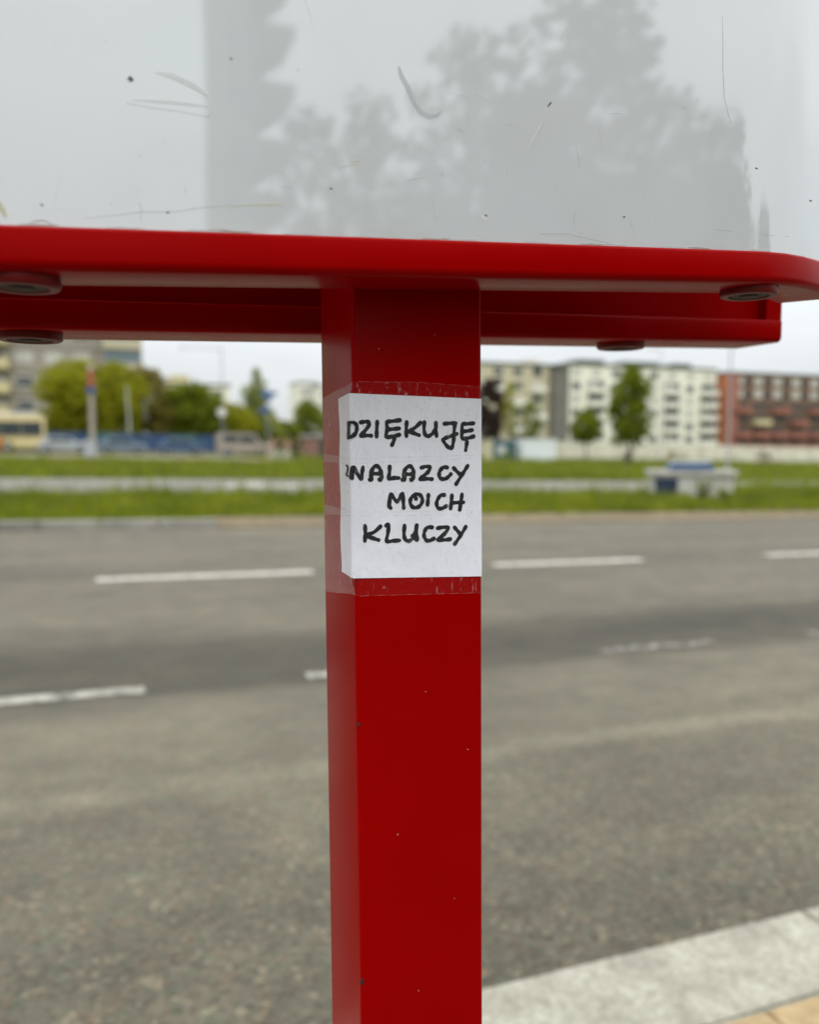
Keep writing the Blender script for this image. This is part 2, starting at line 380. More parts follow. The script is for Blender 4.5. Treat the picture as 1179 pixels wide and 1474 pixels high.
# ------------------------------------------------------------------ grass (stuff)
def blades(name, label, regions, seed, w, mats=('grass_blade', 'grass_dry')):
    rs = np.random.RandomState(seed); V = []; MI = []
    for (x0, x1, y0, y1, n, h0, h1, dry) in regions:
        cxs = rs.uniform(x0, x1, n); cys = rs.uniform(y0, y1, n)
        clump = .35 + 1.15 * (np.sin(cxs * 1.7 + np.cos(cys * 2.3) * 2) * np.sin(cys * 1.1 + cxs * .6) * .5 + .5)
        h = rs.uniform(h0, h1, n) * clump; a = rs.uniform(0, 2 * np.pi, n); lean = rs.uniform(0, .6, n) * h; la = rs.uniform(0, 2 * np.pi, n)
        ww = w * rs.uniform(.6, 1.4, n); z = -.0203 * cxs + .010 * cys - .11
        p0 = np.stack([cxs - np.cos(a) * ww, cys - np.sin(a) * ww, z], 1); p1 = np.stack([cxs + np.cos(a) * ww, cys + np.sin(a) * ww, z], 1)
        p2 = np.stack([cxs + np.cos(la) * lean, cys + np.sin(la) * lean, z + h], 1)
        V.append(np.stack([p0, p1, p2], 1).reshape(-1, 3)); MI.append((rs.rand(n) < dry).astype(np.int32))
    V = np.concatenate(V); MI = np.concatenate(MI); n = len(MI)
    me = bpy.data.meshes.new(name); me.vertices.add(3 * n); me.vertices.foreach_set('co', V.astype(np.float32).ravel())
    me.loops.add(3 * n); me.loops.foreach_set('vertex_index', np.arange(3 * n, dtype=np.int32)); me.polygons.add(n)
    me.polygons.foreach_set('loop_start', np.arange(0, 3 * n, 3, dtype=np.int32)); me.polygons.foreach_set('loop_total', np.full(n, 3, np.int32))
    for q in mats: me.materials.append(M[q])
    me.polygons.foreach_set('material_index', MI); me.update(calc_edges=True); me.validate()
    o = put(name, me); o['kind'] = 'stuff'; o['label'] = label; o['category'] = 'grass'; return o
blades('median_grass', 'green grass strip between the two carriageways', [(-9, 2.3, 15.62, 24, 30000, .10, .26, .1), (2.3, 34, 17.2, 24, 62000, .10, .27, .13), (21.8, 46, 17.8, 27, 24000, .22, .45, .16), (-9, 34, 20.5, 24, 3500, .3, .62, .2), (-9, 34, 16.5, 22, 2200, .25, .42, .3)], 3, .018)
blades('verge_grass', 'longer green grass beyond the far carriageway', [(-16, 26, 33.6, 55, 36000, .2, .5, .2), (14, 110, 33.6, 84, 62000, .2, .55, .25)], 4, .035)

# ------------------------------------------------------------------ the red stand with two boards on a square post
stand = empty('information_stand', (0, 0, 0))
tag(stand, 'red steel post carrying two red-framed display boards, with a paper note taped on', 'information stand')
PR = -.039; PO = Vector((.1877, .5852, 1.5)); PA = Vector((-.0061, .0075, 1))
E1 = Vector((math.cos(PR), math.sin(PR), 0)); E2 = Vector((-math.sin(PR), math.cos(PR), 0))
def pp(u, w, v):                                     # along the front face, out from it (towards the viewer), up from eye height
    return PO + E1 * u - E2 * w + PA * v
PW = .1035
m = MB(); ring = []; rr_ = .0045
for cx_, cy_, a0 in ((rr_, rr_, 180), (PW - rr_, rr_, 270), (PW - rr_, .1 - rr_, 0), (rr_, .1 - rr_, 90)):
    for k in range(6): a = R(a0 + 18 * k); ring.append((cx_ + rr_ * math.cos(a), cy_ + rr_ * math.sin(a)))
nr = len(ring); zs = [-1.56, -1.0, -.4, .1, .9, 1.25]
vs = [pp(a, -b, z) for z in zs for a, b in ring]
m.add(vs, [(i * nr + k, i * nr + (k + 1) % nr, (i + 1) * nr + (k + 1) % nr, (i + 1) * nr + k) for i in range(len(zs) - 1) for k in range(nr)] + [tuple(range(nr))[::-1], tuple((len(zs) - 1) * nr + k for k in range(nr))])
post = m.build('post', 'red_paint', stand, True)
m = MB()
b0 = pp(PW / 2, -.05, -1.5); m.box(b0.x - .11, b0.x + .11, b0.y - .11, b0.y + .11, g(b0.x, b0.y) - .02, g(b0.x, b0.y) + .012, bev=.003); m.build('base_plate', 'red_paint', stand)
# paint chips on the left front edge
for (v_, h_) in ((-.413, .004), (-.21, .002)):
    m = MB(); m.box(-.0012, .0012, -.0006, .0006, -h_ / 2, h_ / 2); m.build('paint_chip', 'bare_chip', post, loc=pp(.0012, -.0010, v_), rot=(0, 0, PR - .7))

for (u_, v_, q_) in ((.031, -.30, .0007), (.078, -.36, .0005), (.055, -.19, .0005), (.09, -.24, .0006), (.02, .07, .0006), (.064, .082, .0005), (.047, -.43, .0006)):
    m = MB(); m.add([pp(u_ + q_ * math.cos(a) * (1 + .4 * math.sin(3 * a)), .00015, v_ + q_ * math.sin(a)) for a in [6.2832 * k / 9 for k in range(9)]], [tuple(range(9))]); m.build('paint_speck', 'paint_dust', post)
def fplan(x):                                        # plan of the front board's face, in metres right / ahead
    return .553 + .383 * x + (4.6 * (x - .268) ** 2 if x > .268 else 0)
def bplan(x): return .783 + .383 * x
def tilt(fn, x): return .058 * x if fn is fplan else .032 * x - .0085   # both boards hang slightly out of level
def plan_pts(fn, x0, x1, n):
    out = []
    for i in range(n + 1):
        x = x0 + (x1 - x0) * i / n; y = fn(x); s = (fn(x + 1e-3) - fn(x - 1e-3)) / 2e-3
        q = math.hypot(1, s); out.append((x, y, -s / q, 1 / q))   # point and the normal pointing away from the viewer
    return out
def sweep(m, fn, x0, x1, prof, n=40, mi=0):          # prof: list of (back, z)
    P = plan_pts(fn, x0, x1, n); k = len(prof); vs = []
    for x, y, nx, ny in P:
        for b, z in prof: X, Y = cw(x + nx * b, y + ny * b); vs.append((X, Y, z + tilt(fn, x)))
    fs = [(i * k + j, i * k + (j + 1) % k, (i + 1) * k + (j + 1) % k, (i + 1) * k + j) for i in range(n) for j in range(k)]
    fs += [tuple(range(k))[::-1], tuple(n * k + j for j in range(k))]
    return m.add(vs, fs, mi)
def rail_prof(d, z0, z1, r=.006, top=True):
    p = []
    for (b, z, a0) in ((r, z0 + r, 180), (d - r * .6, z0 + r * .6, 270)):
        q = r if a0 == 180 else r * .6
        for k in range(6): a = R(a0 + 18 * k); p.append((b + q * math.cos(a), z + q * math.sin(a)))
    for (b, z, a0) in ((d - .002, z1 - .002, 0), (.0025, z1 - .0025, 90)):
        for k in range(4): a = R(a0 + 30 * k); p.append((b + .0025 * math.cos(a), z + .0025 * math.sin(a)))
    return p
ZB, ZT = 1.609, 2.72
boards = {}
for key, fn, x0, x1, dep in (('front', fplan, -.50, .385, .052), ('back', bplan, -.56, .4145, .072)):
    m = MB(); sweep(m, fn, x0, x1, rail_prof(dep, ZB, ZB + .0243))
    sweep(m, fn, x0, x1, rail_prof(dep, ZT, ZT + .0255))
    for xa, xb in ((x0, x0 + .02), (x1 - .02, x1)): sweep(m, fn, xa, xb, [(.001, ZB + .0241), (dep - .002, ZB + .0241), (dep - .002, ZT + .001), (.001, ZT + .001)], 3)
    boards[key] = m.build('board_frame', 'red_paint', stand, True)
# white glazed sheet in the front board, red sheets behind it
m = MB(); sweep(m, fplan, -.479, .365, [(.0025, ZB + .0241), (.0065, ZB + .0241), (.0065, ZT + .001), (.0025, ZT + .001)], 60)
panel = m.build('display_panel', 'display_white', stand, True); panel['label'] = 'scuffed glossy white display panel with scratches and tape residue'
m = MB(); sweep(m, fplan, -.479, .365, [(.045, ZB + .0241), (.049, ZB + .0241), (.049, ZT + .001), (.045, ZT + .001)], 40); m.build('back_sheet', 'red_paint', stand, True)
m = MB(); sweep(m, bplan, -.55, .408, [(.014, ZB + .0241), (.018, ZB + .0241), (.018, ZT + .001), (.014, ZT + .001)], 40); m.build('back_sheet', 'red_paint', stand, True)
m = MB(); sweep(m, bplan, -.539, .392, [(.064, ZB + .0241), (.068, ZB + .0241), (.068, ZT + .001), (.064, ZT + .001)], 40); m.build('display_panel', 'display_white', stand, True)
# brackets that tie the post to both boards, above the lower rails
for z in (1.95, 2.5):
    m = MB(); c = pp(PW / 2, 0, z - 1.5)
    m.tube([pp(PW / 2, .045, z - 1.5), pp(PW / 2, -.02, z - 1.5)], .018, 10); m.tube([pp(PW / 2, -.08, z - 1.5), pp(PW / 2, -.30, z - 1.5)], .018, 10)
    m.build('bracket', 'red_paint', stand, True)
# round bosses under the rails ; a dark disc paints the shade inside each bolt hole
def boss(key, fn, x, back, r):
    y = fn(x); X, Y = cw(x, y + back); zz = ZB + tilt(fn, x)
    m = MB(); m.lathe([(r * .98, .002), (r, -.0032), (r * .97, -.0048), (r * .92, -.0055), (r * .74, -.0055), (r * .7, -.005), (r * .68, .001), (r * .3, .001), (0.0004, .001)], 32)
    b = m.build('bolt_boss', 'red_boss', boards[key], True, loc=(X, Y, zz))
    m = MB(); m.lathe([(r * .66, -.001), (r * .66, -.0046), (r * .6, -.005), (r * .36, -.0046), (r * .3, -.0058), (.0004, -.006)], 18); m.build('bolt_hole_disc', 'hole_shade', stand, loc=(X, Y, zz))
boss('front', fplan, -.226, .029, .0215); boss('front', fplan, .276, .031, .0225)
boss('back', bplan, -.313, .034, .0255); boss('back', bplan, .227, .038, .0255)
# marks on the display panel: x along the board, z above eye height, in millimetres
def onpanel(x, z, lift=.0002):
    P = plan_pts(fplan, x / 1000, x / 1000 + 1e-5, 1)[0]
    X, Y = cw(P[0] + P[2] * (.0025 - lift), P[1] + P[3] * (.0025 - lift)); return Vector((X, Y, 1.5 + z / 1000))
def streak(name, mat, pts, w, lift=.0002):
    n = len(pts); vs = []
    for i, (x, z) in enumerate(pts):
        a = pts[max(i - 1, 0)]; b = pts[min(i + 1, n - 1)]; dx, dz = b[0] - a[0], b[1] - a[1]; q = math.hypot(dx, dz) or 1
        ww = (w if isinstance(w, (int, float)) else w[i]) / 2
        for s in (-1, 1): vs.append(onpanel(x - s * dz / q * ww, z + s * dx / q * ww, lift))
    me = MB().add(vs, [(2 * i, 2 * i + 2, 2 * i + 3, 2 * i + 1) for i in range(n - 1)])
    return me.build(name, mat, panel)
streak('dirt_speck', 'speck_dark', [(-160.0,207.3),(-158.5,209.0),(-157.5,207.7),(-159.3,206.2)], [0.61,1.43,1.64,0.41])
streak('dirt_speck', 'speck_dark', [(-204.8,133.3),(-203.5,132.6)], 0.79)
streak('dirt_speck', 'speck_dark', [(-141.6,135.3),(-140.2,135.5)], 0.83)
streak('dirt_speck', 'speck_dark', [(-49.1,159.7),(-47.5,159.5)], 0.67)
streak('dirt_speck', 'speck_dark', [(-105.7,228.3),(-104.5,227.7)], 0.64)
streak('dirt_speck', 'speck_dark', [(95.6,230.7),(98.1,233.8)], 0.74)
streak('dirt_speck', 'speck_dark', [(265.6,210.7),(267.6,210.4)], 0.82)
streak('dirt_speck', 'speck_dark', [(154.5,163.2),(156.1,162.9)], 0.77)
streak('dirt_speck', 'speck_dark', [(327.1,197.7),(330.2,198.0)], 0.87)
streak('dirt_speck', 'speck_dark', [(51.4,153.6),(53.4,153.3)], 0.72)
streak('scratch', 'scratch_grey', [(-184.1,127.5),(-173.8,129.7),(-154.3,134.4),(-141.6,135.7),(-133.5,136.9),(-126.8,139.2),(-111.6,142.1),(-105.9,143.9)], [0.24,0.3,0.4,0.4,0.3,0.4,0.24,0.2])
streak('scratch', 'scratch_grey', [(232.2,316.4),(233.5,297.0),(234.2,277.3),(236.1,257.7),(240.1,245.8),(242.8,239.7)], [0.27,0.43,0.53,0.43,0.43,0.27])
streak('scratch', 'scratch_grey', [(91.2,145.0),(111.8,147.0),(127.7,145.1),(143.9,143.2)], 0.34)
streak('scratch', 'scratch_grey', [(-161.0,194.2),(-149.4,193.6),(-133.1,193.7),(-118.3,192.7),(-116.4,195.0)], 0.33)
streak('scratch', 'scratch_grey', [(229.8,161.2),(280.1,162.0),(302.2,164.2)], 0.27)
streak('smear', 'smear_grey', [(-6.0,240.2),(-4.2,234.5),(0.2,227.6),(3.8,219.5),(8.3,214.2),(13.7,212.4),(19.2,214.0),(21.5,217.0)], [1.56,3.12,3.51,2.73,3.51,3.12,2.34,1.17])
streak('smear', 'residue_pale', [(-145.3,213.8),(-136.4,213.0),(-125.5,209.3),(-118.1,205.0)], [1.06,3.17,3.52,1.41])
streak('smear', 'residue_pale', [(-158.1,196.5),(-143.9,197.9),(-129.4,198.6),(-118.2,198.7)], [0.7,1.74,1.74,0.7])
streak('smear', 'residue_pale', [(49.0,152.9),(51.4,151.3),(53.4,150.6)], [2.03,3.65,2.03])
streak('smear', 'residue_pale', [(93.2,222.1),(87.7,212.2),(81.4,199.9)], [1.25,2.08,1.25])
streak('smear', 'residue_pale', [(-155.9,139.7),(-154.6,135.9),(-155.5,128.8)], [1.05,1.05,0.7])
streak('tape_residue', 'residue_yellow', [(-107.8,142.5),(-102.0,143.5),(-94.2,144.7),(-86.3,146.0),(-77.1,146.6)], [0.32,0.64,0.75,0.96,0.64])
streak('tape_residue', 'residue_yellow', [(-43.2,173.0),(-36.8,175.1),(-32.1,176.1)], [0.22,0.45,0.22])
streak('tape_residue', 'residue_yellow', [(-36.8,176.8),(-30.4,178.4)], 0.45)
streak('tape_residue', 'residue_yellow', [(-225.5,134.0),(-223.1,128.7),(-221.3,124.4)], [1.94,3.11,1.17])
streak('tape_residue', 'residue_tan', [(-211.0,122.5),(-207.0,124.0),(-203.0,124.4),(-199.8,123.2)], [0.2,0.79,0.79,0.2])
streak('tape_residue', 'residue_tan', [(-119.5,127.6),(-111.9,128.3),(-102.2,128.4)], [0.21,0.63,0.21])


rp = random.Random(77)
for i in range(34):                                  # fine dust and hairlines, thicker towards the lower edge
    x = rp.uniform(-215, 280); z = 1000 * tilt(fplan, x / 1000) + 135 + abs(rp.gauss(0, 60)); q = rp.uniform(.25, .6)
    streak('dirt_speck', 'speck_soft', [(x, z), (x + q, z + rp.uniform(-.3, .3))], q)
for i in range(26):
    x = rp.uniform(-215, 270); z = 1000 * tilt(fplan, x / 1000) + 137 + abs(rp.gauss(0, 80)); a = rp.choice((rp.uniform(-.4, .4), rp.uniform(1.2, 1.9))); L_ = rp.uniform(4, 22); c_ = rp.uniform(-.25, .25)
    streak('scratch', rp.choice(('residue_pale', 'scratch_grey', 'smear_grey')), [(x + L_ * k / 5 * math.cos(a + c_ * k / 5), z + L_ * k / 5 * math.sin(a + c_ * k / 5)) for k in range(6)], [.08, .2, .28, .25, .18, .06])
for i in range(14):
    x = -215 + i * 36 + rp.uniform(-12, 12); z = 1000 * tilt(fplan, x / 1000) + 133.6
    streak('grime', 'residue_tan' if i % 3 == 0 else 'smear_grey', [(x + k * 4, z + .058 * k * 4 + rp.uniform(0, .5)) for k in range(6)], [.3, 1.0, 1.3, .9, 1.1, .3])

# ------------------------------------------------------------------ paper note and its tape
PRAD, PC = 2.6, (.2, -2.2)
def wrap0(s, lift, r, c):
    arc = r * math.pi / 2
    if s >= c[0]: u, w, nu, nw = s, c[1] + r, 0, 1
    elif s >= c[0] - arc:
        a = (c[0] - s) / r; u, w, nu, nw = c[0] - r * math.sin(a), c[1] + r * math.cos(a), -math.sin(a), math.cos(a)
    else:
        d = c[0] - arc - s; u = c[0] - r + min(1, d / 28) * max(0, -.6 - (c[0] - r)); w = c[1] - d; nu, nw = -1, 0
    return (u + nu * lift) / 1000, (w + nw * lift) / 1000
def wrap(s, lift, v=0.0):                            # path round the front-left edge: s in mm, + along the face, - round to the side
    k = max(0, min(1, max((-103.5 - v) / 6, (v - 38.5) / 5)))   # the paper stands off the edge, bare tape lies tight on it
    a = wrap0(s, lift, PRAD, PC); b = wrap0(s, lift * .6, 4.6, (4.4, -4.5))
    return a[0] * (1 - k) + b[0] * k, a[1] * (1 - k) + b[1] * k
def sofu(u):                                         # arc position whose face coordinate is u
    lim = PC[0] - PRAD
    if u >= PC[0]: return u
    if u > lim + .05: return PC[0] - math.asin((PC[0] - u) / PRAD) * PRAD
    return PC[0] - PRAD * math.pi / 2 - (lim - u) * 4.0
rnd = random.Random(5)
note = empty('paper_note', pp(0, .001, -.03)); bpy.context.view_layer.update()
tag(note, 'white paper note with black handwriting taped to the red post', 'note')
NINV = Matrix.Translation(note.location).inverted()
def sheet(name, mat, s0, s1, vtop, vbot, lift, parent, ns=46, nv=22, wav=0.0, thick=.12):
    vs = []; fs = []; n1 = ns // 3
    SS = sorted([s0 + (s1 - s0) * i / (ns - n1) for i in range(ns - n1 + 1)] + [-9.13 + 11.0 * (i + .5) / n1 for i in range(n1)])
    for j in range(nv + 1):
        for i in range(ns + 1):
            s = SS[i]; f = j / nv
            t_, b_ = vtop(s), vbot(s); v = t_ + (b_ - t_) * f
            if parent is note and s < -10: s += (-s - 10) / 30 * 1.4 * math.sin(v * .12 + .5)
            l = lift + wav * (math.sin(s * .11 + v * .05) * math.sin(v * .13 + 1) + .5 * math.sin(s * .31 - v * .17))
            u, w = wrap(s, l, v if parent is None else 0); p = pp(u, w, v / 1000)
            vs.append(NINV @ p if parent is note else p)
    fs = [(j * (ns + 1) + i, j * (ns + 1) + i + 1, (j + 1) * (ns + 1) + i + 1, (j + 1) * (ns + 1) + i) for j in range(nv) for i in range(ns)]
    o = MB().add(vs, fs).build(name, mat, parent, True)
    if thick:
        md = o.modifiers.new('thickness', 'SOLIDIFY'); md.thickness = thick / 1000; md.offset = 0; es = o.modifiers.new('crisp', 'EDGE_SPLIT'); es.split_angle = R(40)
    return o
def lerp(pts):
    def f(s):
        if s <= pts[0][0]: return pts[0][1]
        for (a, va), (b, vb) in zip(pts, pts[1:]):
            if s <= b: return va + (vb - va) * (s - a) / (b - a)
        return pts[-1][1]
    return f
sheet('sheet', 'paper', -40, 102.2, lerp([(-40, 35.0), (-34, 36.0), (-9, 37.2), (0, 37.2), (102.2, 35.0)]), lerp([(-40, -99.3), (-8, -98.6), (2, -98.8), (102.2, -102.6)]), .12, note, 70, 30, .07)
LETTERS = [
    ('d',[[(-27,162),(-29,105),(-31,49)],[(-27,162),(5,159),(22,137),(23,116),(15,87),(-5,62),(-31,47)]]),
    ('z',[[(53,162),(86,167),(116,163),(115,141),(83,98),(52,63),(90,67),(131,65)]]),
    ('i',[[(180,168),(176,117),(174,59)]]),
    ('e ogonek',[[(356,181),(299,173),(254,163),(258,117),(248,58),(304,62),(351,73)],[(258,111),(304,115),(351,120)],[(313,53),(305,21),(292,-4)]]),
    ('k',[[(410,166),(407,118),(407,64)],[(520,164),(477,127),(432,97),(462,87),(508,70)]]),
    ('u',[[(551,167),(548,109),(562,68),(587,65),(619,86),(640,120),(645,163)],[(645,163),(644,109),(649,64)]]),
    ('j',[[(712,157),(758,161),(807,162)],[(800,162),(793,99),(787,24),(773,-23),(751,-24),(722,2),(702,37),(723,50),(758,62),(816,82)]]),
    ('e ogonek',[[(954,163),(904,158),(863,153),(859,100),(859,48),(910,50),(954,63)],[(863,100),(904,104),(943,111)],[(899,20),(888,-43)]]),
    ('small z',[[(-50,-155),(-36,-163),(-40,-194),(-51,-225),(-32,-234)]]),
    ('n',[[(-14,-248),(-9,-165),(18,-207),(50,-251),(59,-206),(66,-166)]]),
    ('a',[[(116,-258),(133,-257),(126,-222),(133,-191),(163,-156),(193,-173),(206,-207),(210,-233),(203,-260),(190,-257)],[(128,-210),(168,-215),(205,-212)]]),
    ('l',[[(273,-164),(271,-208),(267,-253),(306,-248),(343,-249)]]),
    ('a',[[(372,-262),(392,-260),(383,-225),(392,-190),(424,-161),(452,-176),(462,-210),(460,-240),(450,-265),(439,-261)],[(384,-220),(424,-222),(460,-221)]]),
    ('z',[[(524,-174),(560,-165),(595,-173),(578,-206),(543,-234),(512,-262),(560,-257),(608,-261)]]),
    ('c',[[(735,-174),(704,-172),(677,-196),(668,-223),(677,-255),(712,-262),(740,-248),(763,-226)]]),
    ('y',[[(789,-179),(815,-205),(844,-231)],[(904,-163),(880,-198),(850,-241),(808,-301)]]),
    ('m',[[(265,-457),(277,-371),(299,-394),(329,-425),(352,-395),(373,-366),(377,-417),(380,-473)],[(265,-457),(278,-472)]]),
    ('o',[[(473,-377),(445,-395),(432,-431),(449,-467),(483,-474),(515,-457),(531,-421),(519,-386),(490,-372),(470,-381),(479,-407)]]),
    ('i',[[(580,-379),(577,-411),(572,-456)]]),
    ('c',[[(709,-383),(680,-385),(656,-415),(646,-449),(659,-482),(691,-485),(726,-468)]]),
    ('h',[[(772,-389),(767,-437),(761,-487)],[(856,-382),(847,-439),(837,-500)],[(767,-446),(814,-444),(868,-443)]]),
    ('k',[[(76,-600),(78,-653),(74,-712)],[(196,-608),(143,-650),(81,-672),(129,-691),(181,-709)]]),
    ('l',[[(241,-603),(260,-597),(254,-659),(244,-719),(295,-719),(345,-718)]]),
    ('u',[[(386,-608),(381,-674),(392,-713),(419,-725),(448,-706),(472,-658),(484,-609)],[(481,-613),(481,-667),(484,-721),(449,-687)]]),
    ('c',[[(608,-628),(571,-627),(547,-656),(543,-690),(556,-721),(585,-729),(622,-715)]]),
    ('z',[[(653,-636),(707,-630),(740,-640),(705,-685),(653,-723),(707,-727),(756,-724)]]),
    ('y',[[(793,-635),(815,-659),(842,-690)],[(886,-633),(860,-675),(830,-717),(795,-762)]]),
]
def smooth_path(pts, n=5):
    if len(pts) < 3: return [tuple(np.array(pts[0]) + (np.array(pts[1]) - np.array(pts[0])) * k / 6) for k in range(7)]
    P = [np.array(p, float) for p in pts]; P = [2 * P[0] - P[1]] + P + [2 * P[-1] - P[-2]]; out = []
    for i in range(1, len(P) - 2):
        for k in range(n):
            t = k / n; a, b, c, d = P[i - 1:i + 3]
            out.append(tuple(.5 * (2 * b + (c - a) * t + (2 * a - 5 * b + 4 * c - d) * t * t + (3 * b - a - 3 * c + d) * t ** 3)))
    out.append(tuple(P[-2])); return out
for nm, strokes in LETTERS:
    m = MB(); wd = 2.1 if nm == 'small z' else 3.05
    for st in strokes:
        pts = smooth_path([(a / 10, b / 10) for a, b in st]); n = len(pts); ws = [wd * (1 + .14 * math.sin(i * .9 + rnd.random())) * (.66 if pts[i][0] < -.6 else 1) for i in range(n)]
        for i in range(n):
            dl = .0008 * i
            def P3(u, v): a, b = wrap(sofu(u), .38 + dl + .5 * max(0, min(1, (1.5 - u) / 2))); return NINV @ pp(a, b, v / 1000)
            (u, v), hw = pts[i], ws[i] / 2; k = 12
            m.add([P3(u + hw * math.cos(2 * math.pi * q / k), v + hw * math.sin(2 * math.pi * q / k)) for q in range(k)], []); nb = len(m.v); m.add([P3(u, v)], []); m.f += [(nb - k + q, nb - k + (q + 1) % k, nb) for q in range(k)]; m.mi += [0] * k
            if i < n - 1:
                u2, v2 = pts[i + 1]; q = math.hypot(u2 - u, v2 - v) or 1; nx, ny = -(v2 - v) / q, (u2 - u) / q; h2 = ws[i + 1] / 2
                dl += .0004; m.add([P3(u - nx * hw, v - ny * hw), P3(u2 - nx * h2, v2 - ny * h2), P3(u2, v2), P3(u, v), P3(u2 + nx * h2, v2 + ny * h2), P3(u + nx * hw, v + ny * hw)], [(0, 1, 2, 3), (3, 2, 4, 5)])
    m.build('letter', 'ink', note)
for nm, lab, s1, top, bot, lift in (
    ('clear_tape', 'clear wrinkled tape strip over the top of the note', 103.4, [(-92, 38), (-40, 42), (-14, 43), (2, 45.5), (50, 46.5), (103, 44)], [(-92, -14), (-6, -14.2), (103, -10.5)], .5),
    ('clear_tape', 'clear tape strip across the middle of the note', 104.2, [(-92, -8), (-6, -10), (103, -8)], [(-92, -58), (-6, -52.3), (103, -54.4)], .62),
    ('clear_tape', 'clear tape strip over the bottom edge of the note', 103.0, [(-92, -50), (-6, -49), (103, -51)], [(-92, -124), (-45, -117.5), (-6, -111.5), (2, -112), (103, -115.6)], .74)):
    o = sheet(nm, 'clear_tape', -92, s1, lerp(top), lerp(bot), lift, None, 70, 24, .04, 0)
    tag(o, lab, 'tape')
    for fn in (lerp(top), lerp(bot)):
        vs = []; n = 60
        for i in range(n + 1):
            s = -92 + (s1 + 92) * i / n; v = fn(s); hw = .07 + .06 * math.sin(i * 1.7)
            for q in (-1, 1): u, w = wrap(s, lift + .08 + (.0 if s > -40 else .2), v); vs.append(pp(u, w, (v + q * hw) / 1000))
        MB().add(vs, [(2 * i, 2 * i + 2, 2 * i + 3, 2 * i + 1) for i in range(n)]).build('tape_edge', 'tape_edge', o)

# ------------------------------------------------------------------ trees
def leaf_mesh(name, seed, clumps, per, size, mat):
    rs = np.random.RandomState(seed); Vs = []
    for (cx_, cy_, cz_, cr) in clumps:
        n = max(4, int(per * (cr ** 2)))
        d = rs.normal(size=(n, 3)); d /= np.linalg.norm(d, axis=1)[:, None]
        p = np.array([cx_, cy_, cz_]) + d * (cr * rs.uniform(.35, 1.05, n) ** .7)[:, None] * np.array([1, 1, .8])
        a = rs.normal(size=(n, 3)); a /= np.linalg.norm(a, axis=1)[:, None]; b = np.cross(a, rs.normal(size=(n, 3))); b /= np.linalg.norm(b, axis=1)[:, None]
        s = (size * rs.uniform(.6, 1.3, n))[:, None]
        Vs.append(np.stack([p - a * s, p + b * s * .55, p + a * s, p - b * s * .55], 1).reshape(-1, 3))
    V = np.concatenate(Vs).astype(np.float32); n = len(V) // 4
    me = bpy.data.meshes.new(name); me.vertices.add(4 * n); me.vertices.foreach_set('co', V.ravel())
    me.loops.add(4 * n); me.loops.foreach_set('vertex_index', np.arange(4 * n, dtype=np.int32)); me.polygons.add(n)
    me.polygons.foreach_set('loop_start', np.arange(0, 4 * n, 4, dtype=np.int32)); me.polygons.foreach_set('loop_total', np.full(n, 4, np.int32))
    me.materials.append(M[mat]); me.update(calc_edges=True); return me
def tree(name, label, xy, h, rx, base, mat, seed, shape='round', bark='bark', leafsize=.22, dens=125, group=None, ncl=34):
    x, y = xy; r = random.Random(seed); root = empty(name, (x, y, g(x, y) - .12)); tag(root, label, 'tree', group)
    tr = max(.07, h * .016); m = MB()
    top = h * .8; bend = [(r.uniform(-.02, .02) * h, r.uniform(-.02, .02) * h) for _ in range(4)]
    tp = [(0, 0, -.1), (bend[0][0] * .3, bend[0][1] * .3, h * .2), (bend[1][0], bend[1][1], h * .45), (bend[2][0], bend[2][1], top)]
    m.tube(tp, [tr * 1.25, tr, tr * .7, tr * .2], 8)
    clumps = []
    ch = h - base
    for i in range(ncl):
        f = (i + r.random()) / ncl                   # 0 bottom, 1 top of the crown
        if shape == 'cone': lim = rx * (1.05 - f) ** .8 * min(1, f * 5 + .3)
        elif shape == 'tall': lim = rx * math.sin(math.pi * min(1, .12 + f * .86)) ** .6
        else: lim = rx * math.sqrt(max(.03, 1 - (2 * f - .9) ** 2 / 1.25))
        a = i * 2.4 + r.uniform(-.5, .5); d = lim * math.sqrt(r.uniform(.12, 1)) * r.uniform(.75, 1.08)
        cr = rx * r.uniform(.24, .42) * (.55 if shape == 'cone' and f > .7 else 1)
        c = (math.cos(a) * d, math.sin(a) * d, base + ch * (.04 + .92 * f) - cr * .3 * f, cr); clumps.append(c)
        if i % 3 == 0:
            s = min(top * .95, max(base * .7, c[2] - d * .7)); m.tube([(bend[1][0] * s / h, bend[1][1] * s / h, s), ((c[0]) * .55, c[1] * .55, (s + c[2]) / 2 + .1), c[:3]], [tr * .5, tr * .3, tr * .1], 5)
    m.build('trunk', bark, root, True)
    put('crown', leaf_mesh('crown', seed, clumps, dens / (leafsize / .22) ** 2, leafsize, mat), root)
    return root
def T(name, label, px, d, ytop, hw, ybot, mat, seed, shape='round', bark='bark', group=None, **kw):
    # px, ytop, ybot, hw were read off the photograph as angles and are turned into metres at distance d
    r = (px - 589.5) / 1200 * d; x, y = cw(r, d); gz = g(x, y) - .12
    zt = 1.5 + (640 - ytop) / 1200 * d; zb = 1.5 + (640 - ybot) / 1200 * d
    return tree(name, label, (x, y), zt - gz, hw / 1200 * d, max(.5, zb - gz), mat, seed, shape, bark, group=group, **kw)
LG = 'trees in front of the grey apartment block'
T('broadleaf_tree', 'big yellow-green tree directly in front of the grey apartment block', 115, 84, 521, 62, 632, 'leaf_fresh', 11, ncl=46)
T('broadleaf_tree', 'yellow-green tree in front of the glazed balconies', 172, 88, 521, 42, 630, 'leaf_fresh', 12)
T('broadleaf_tree', 'brownish olive tree behind the pale pole', 216, 94, 528, 42, 628, 'leaf_olive', 13)
T('broadleaf_tree', 'broad bright green tree behind the blue hoarding', 280, 96, 556, 50, 632, 'leaf_green', 14, ncl=40)
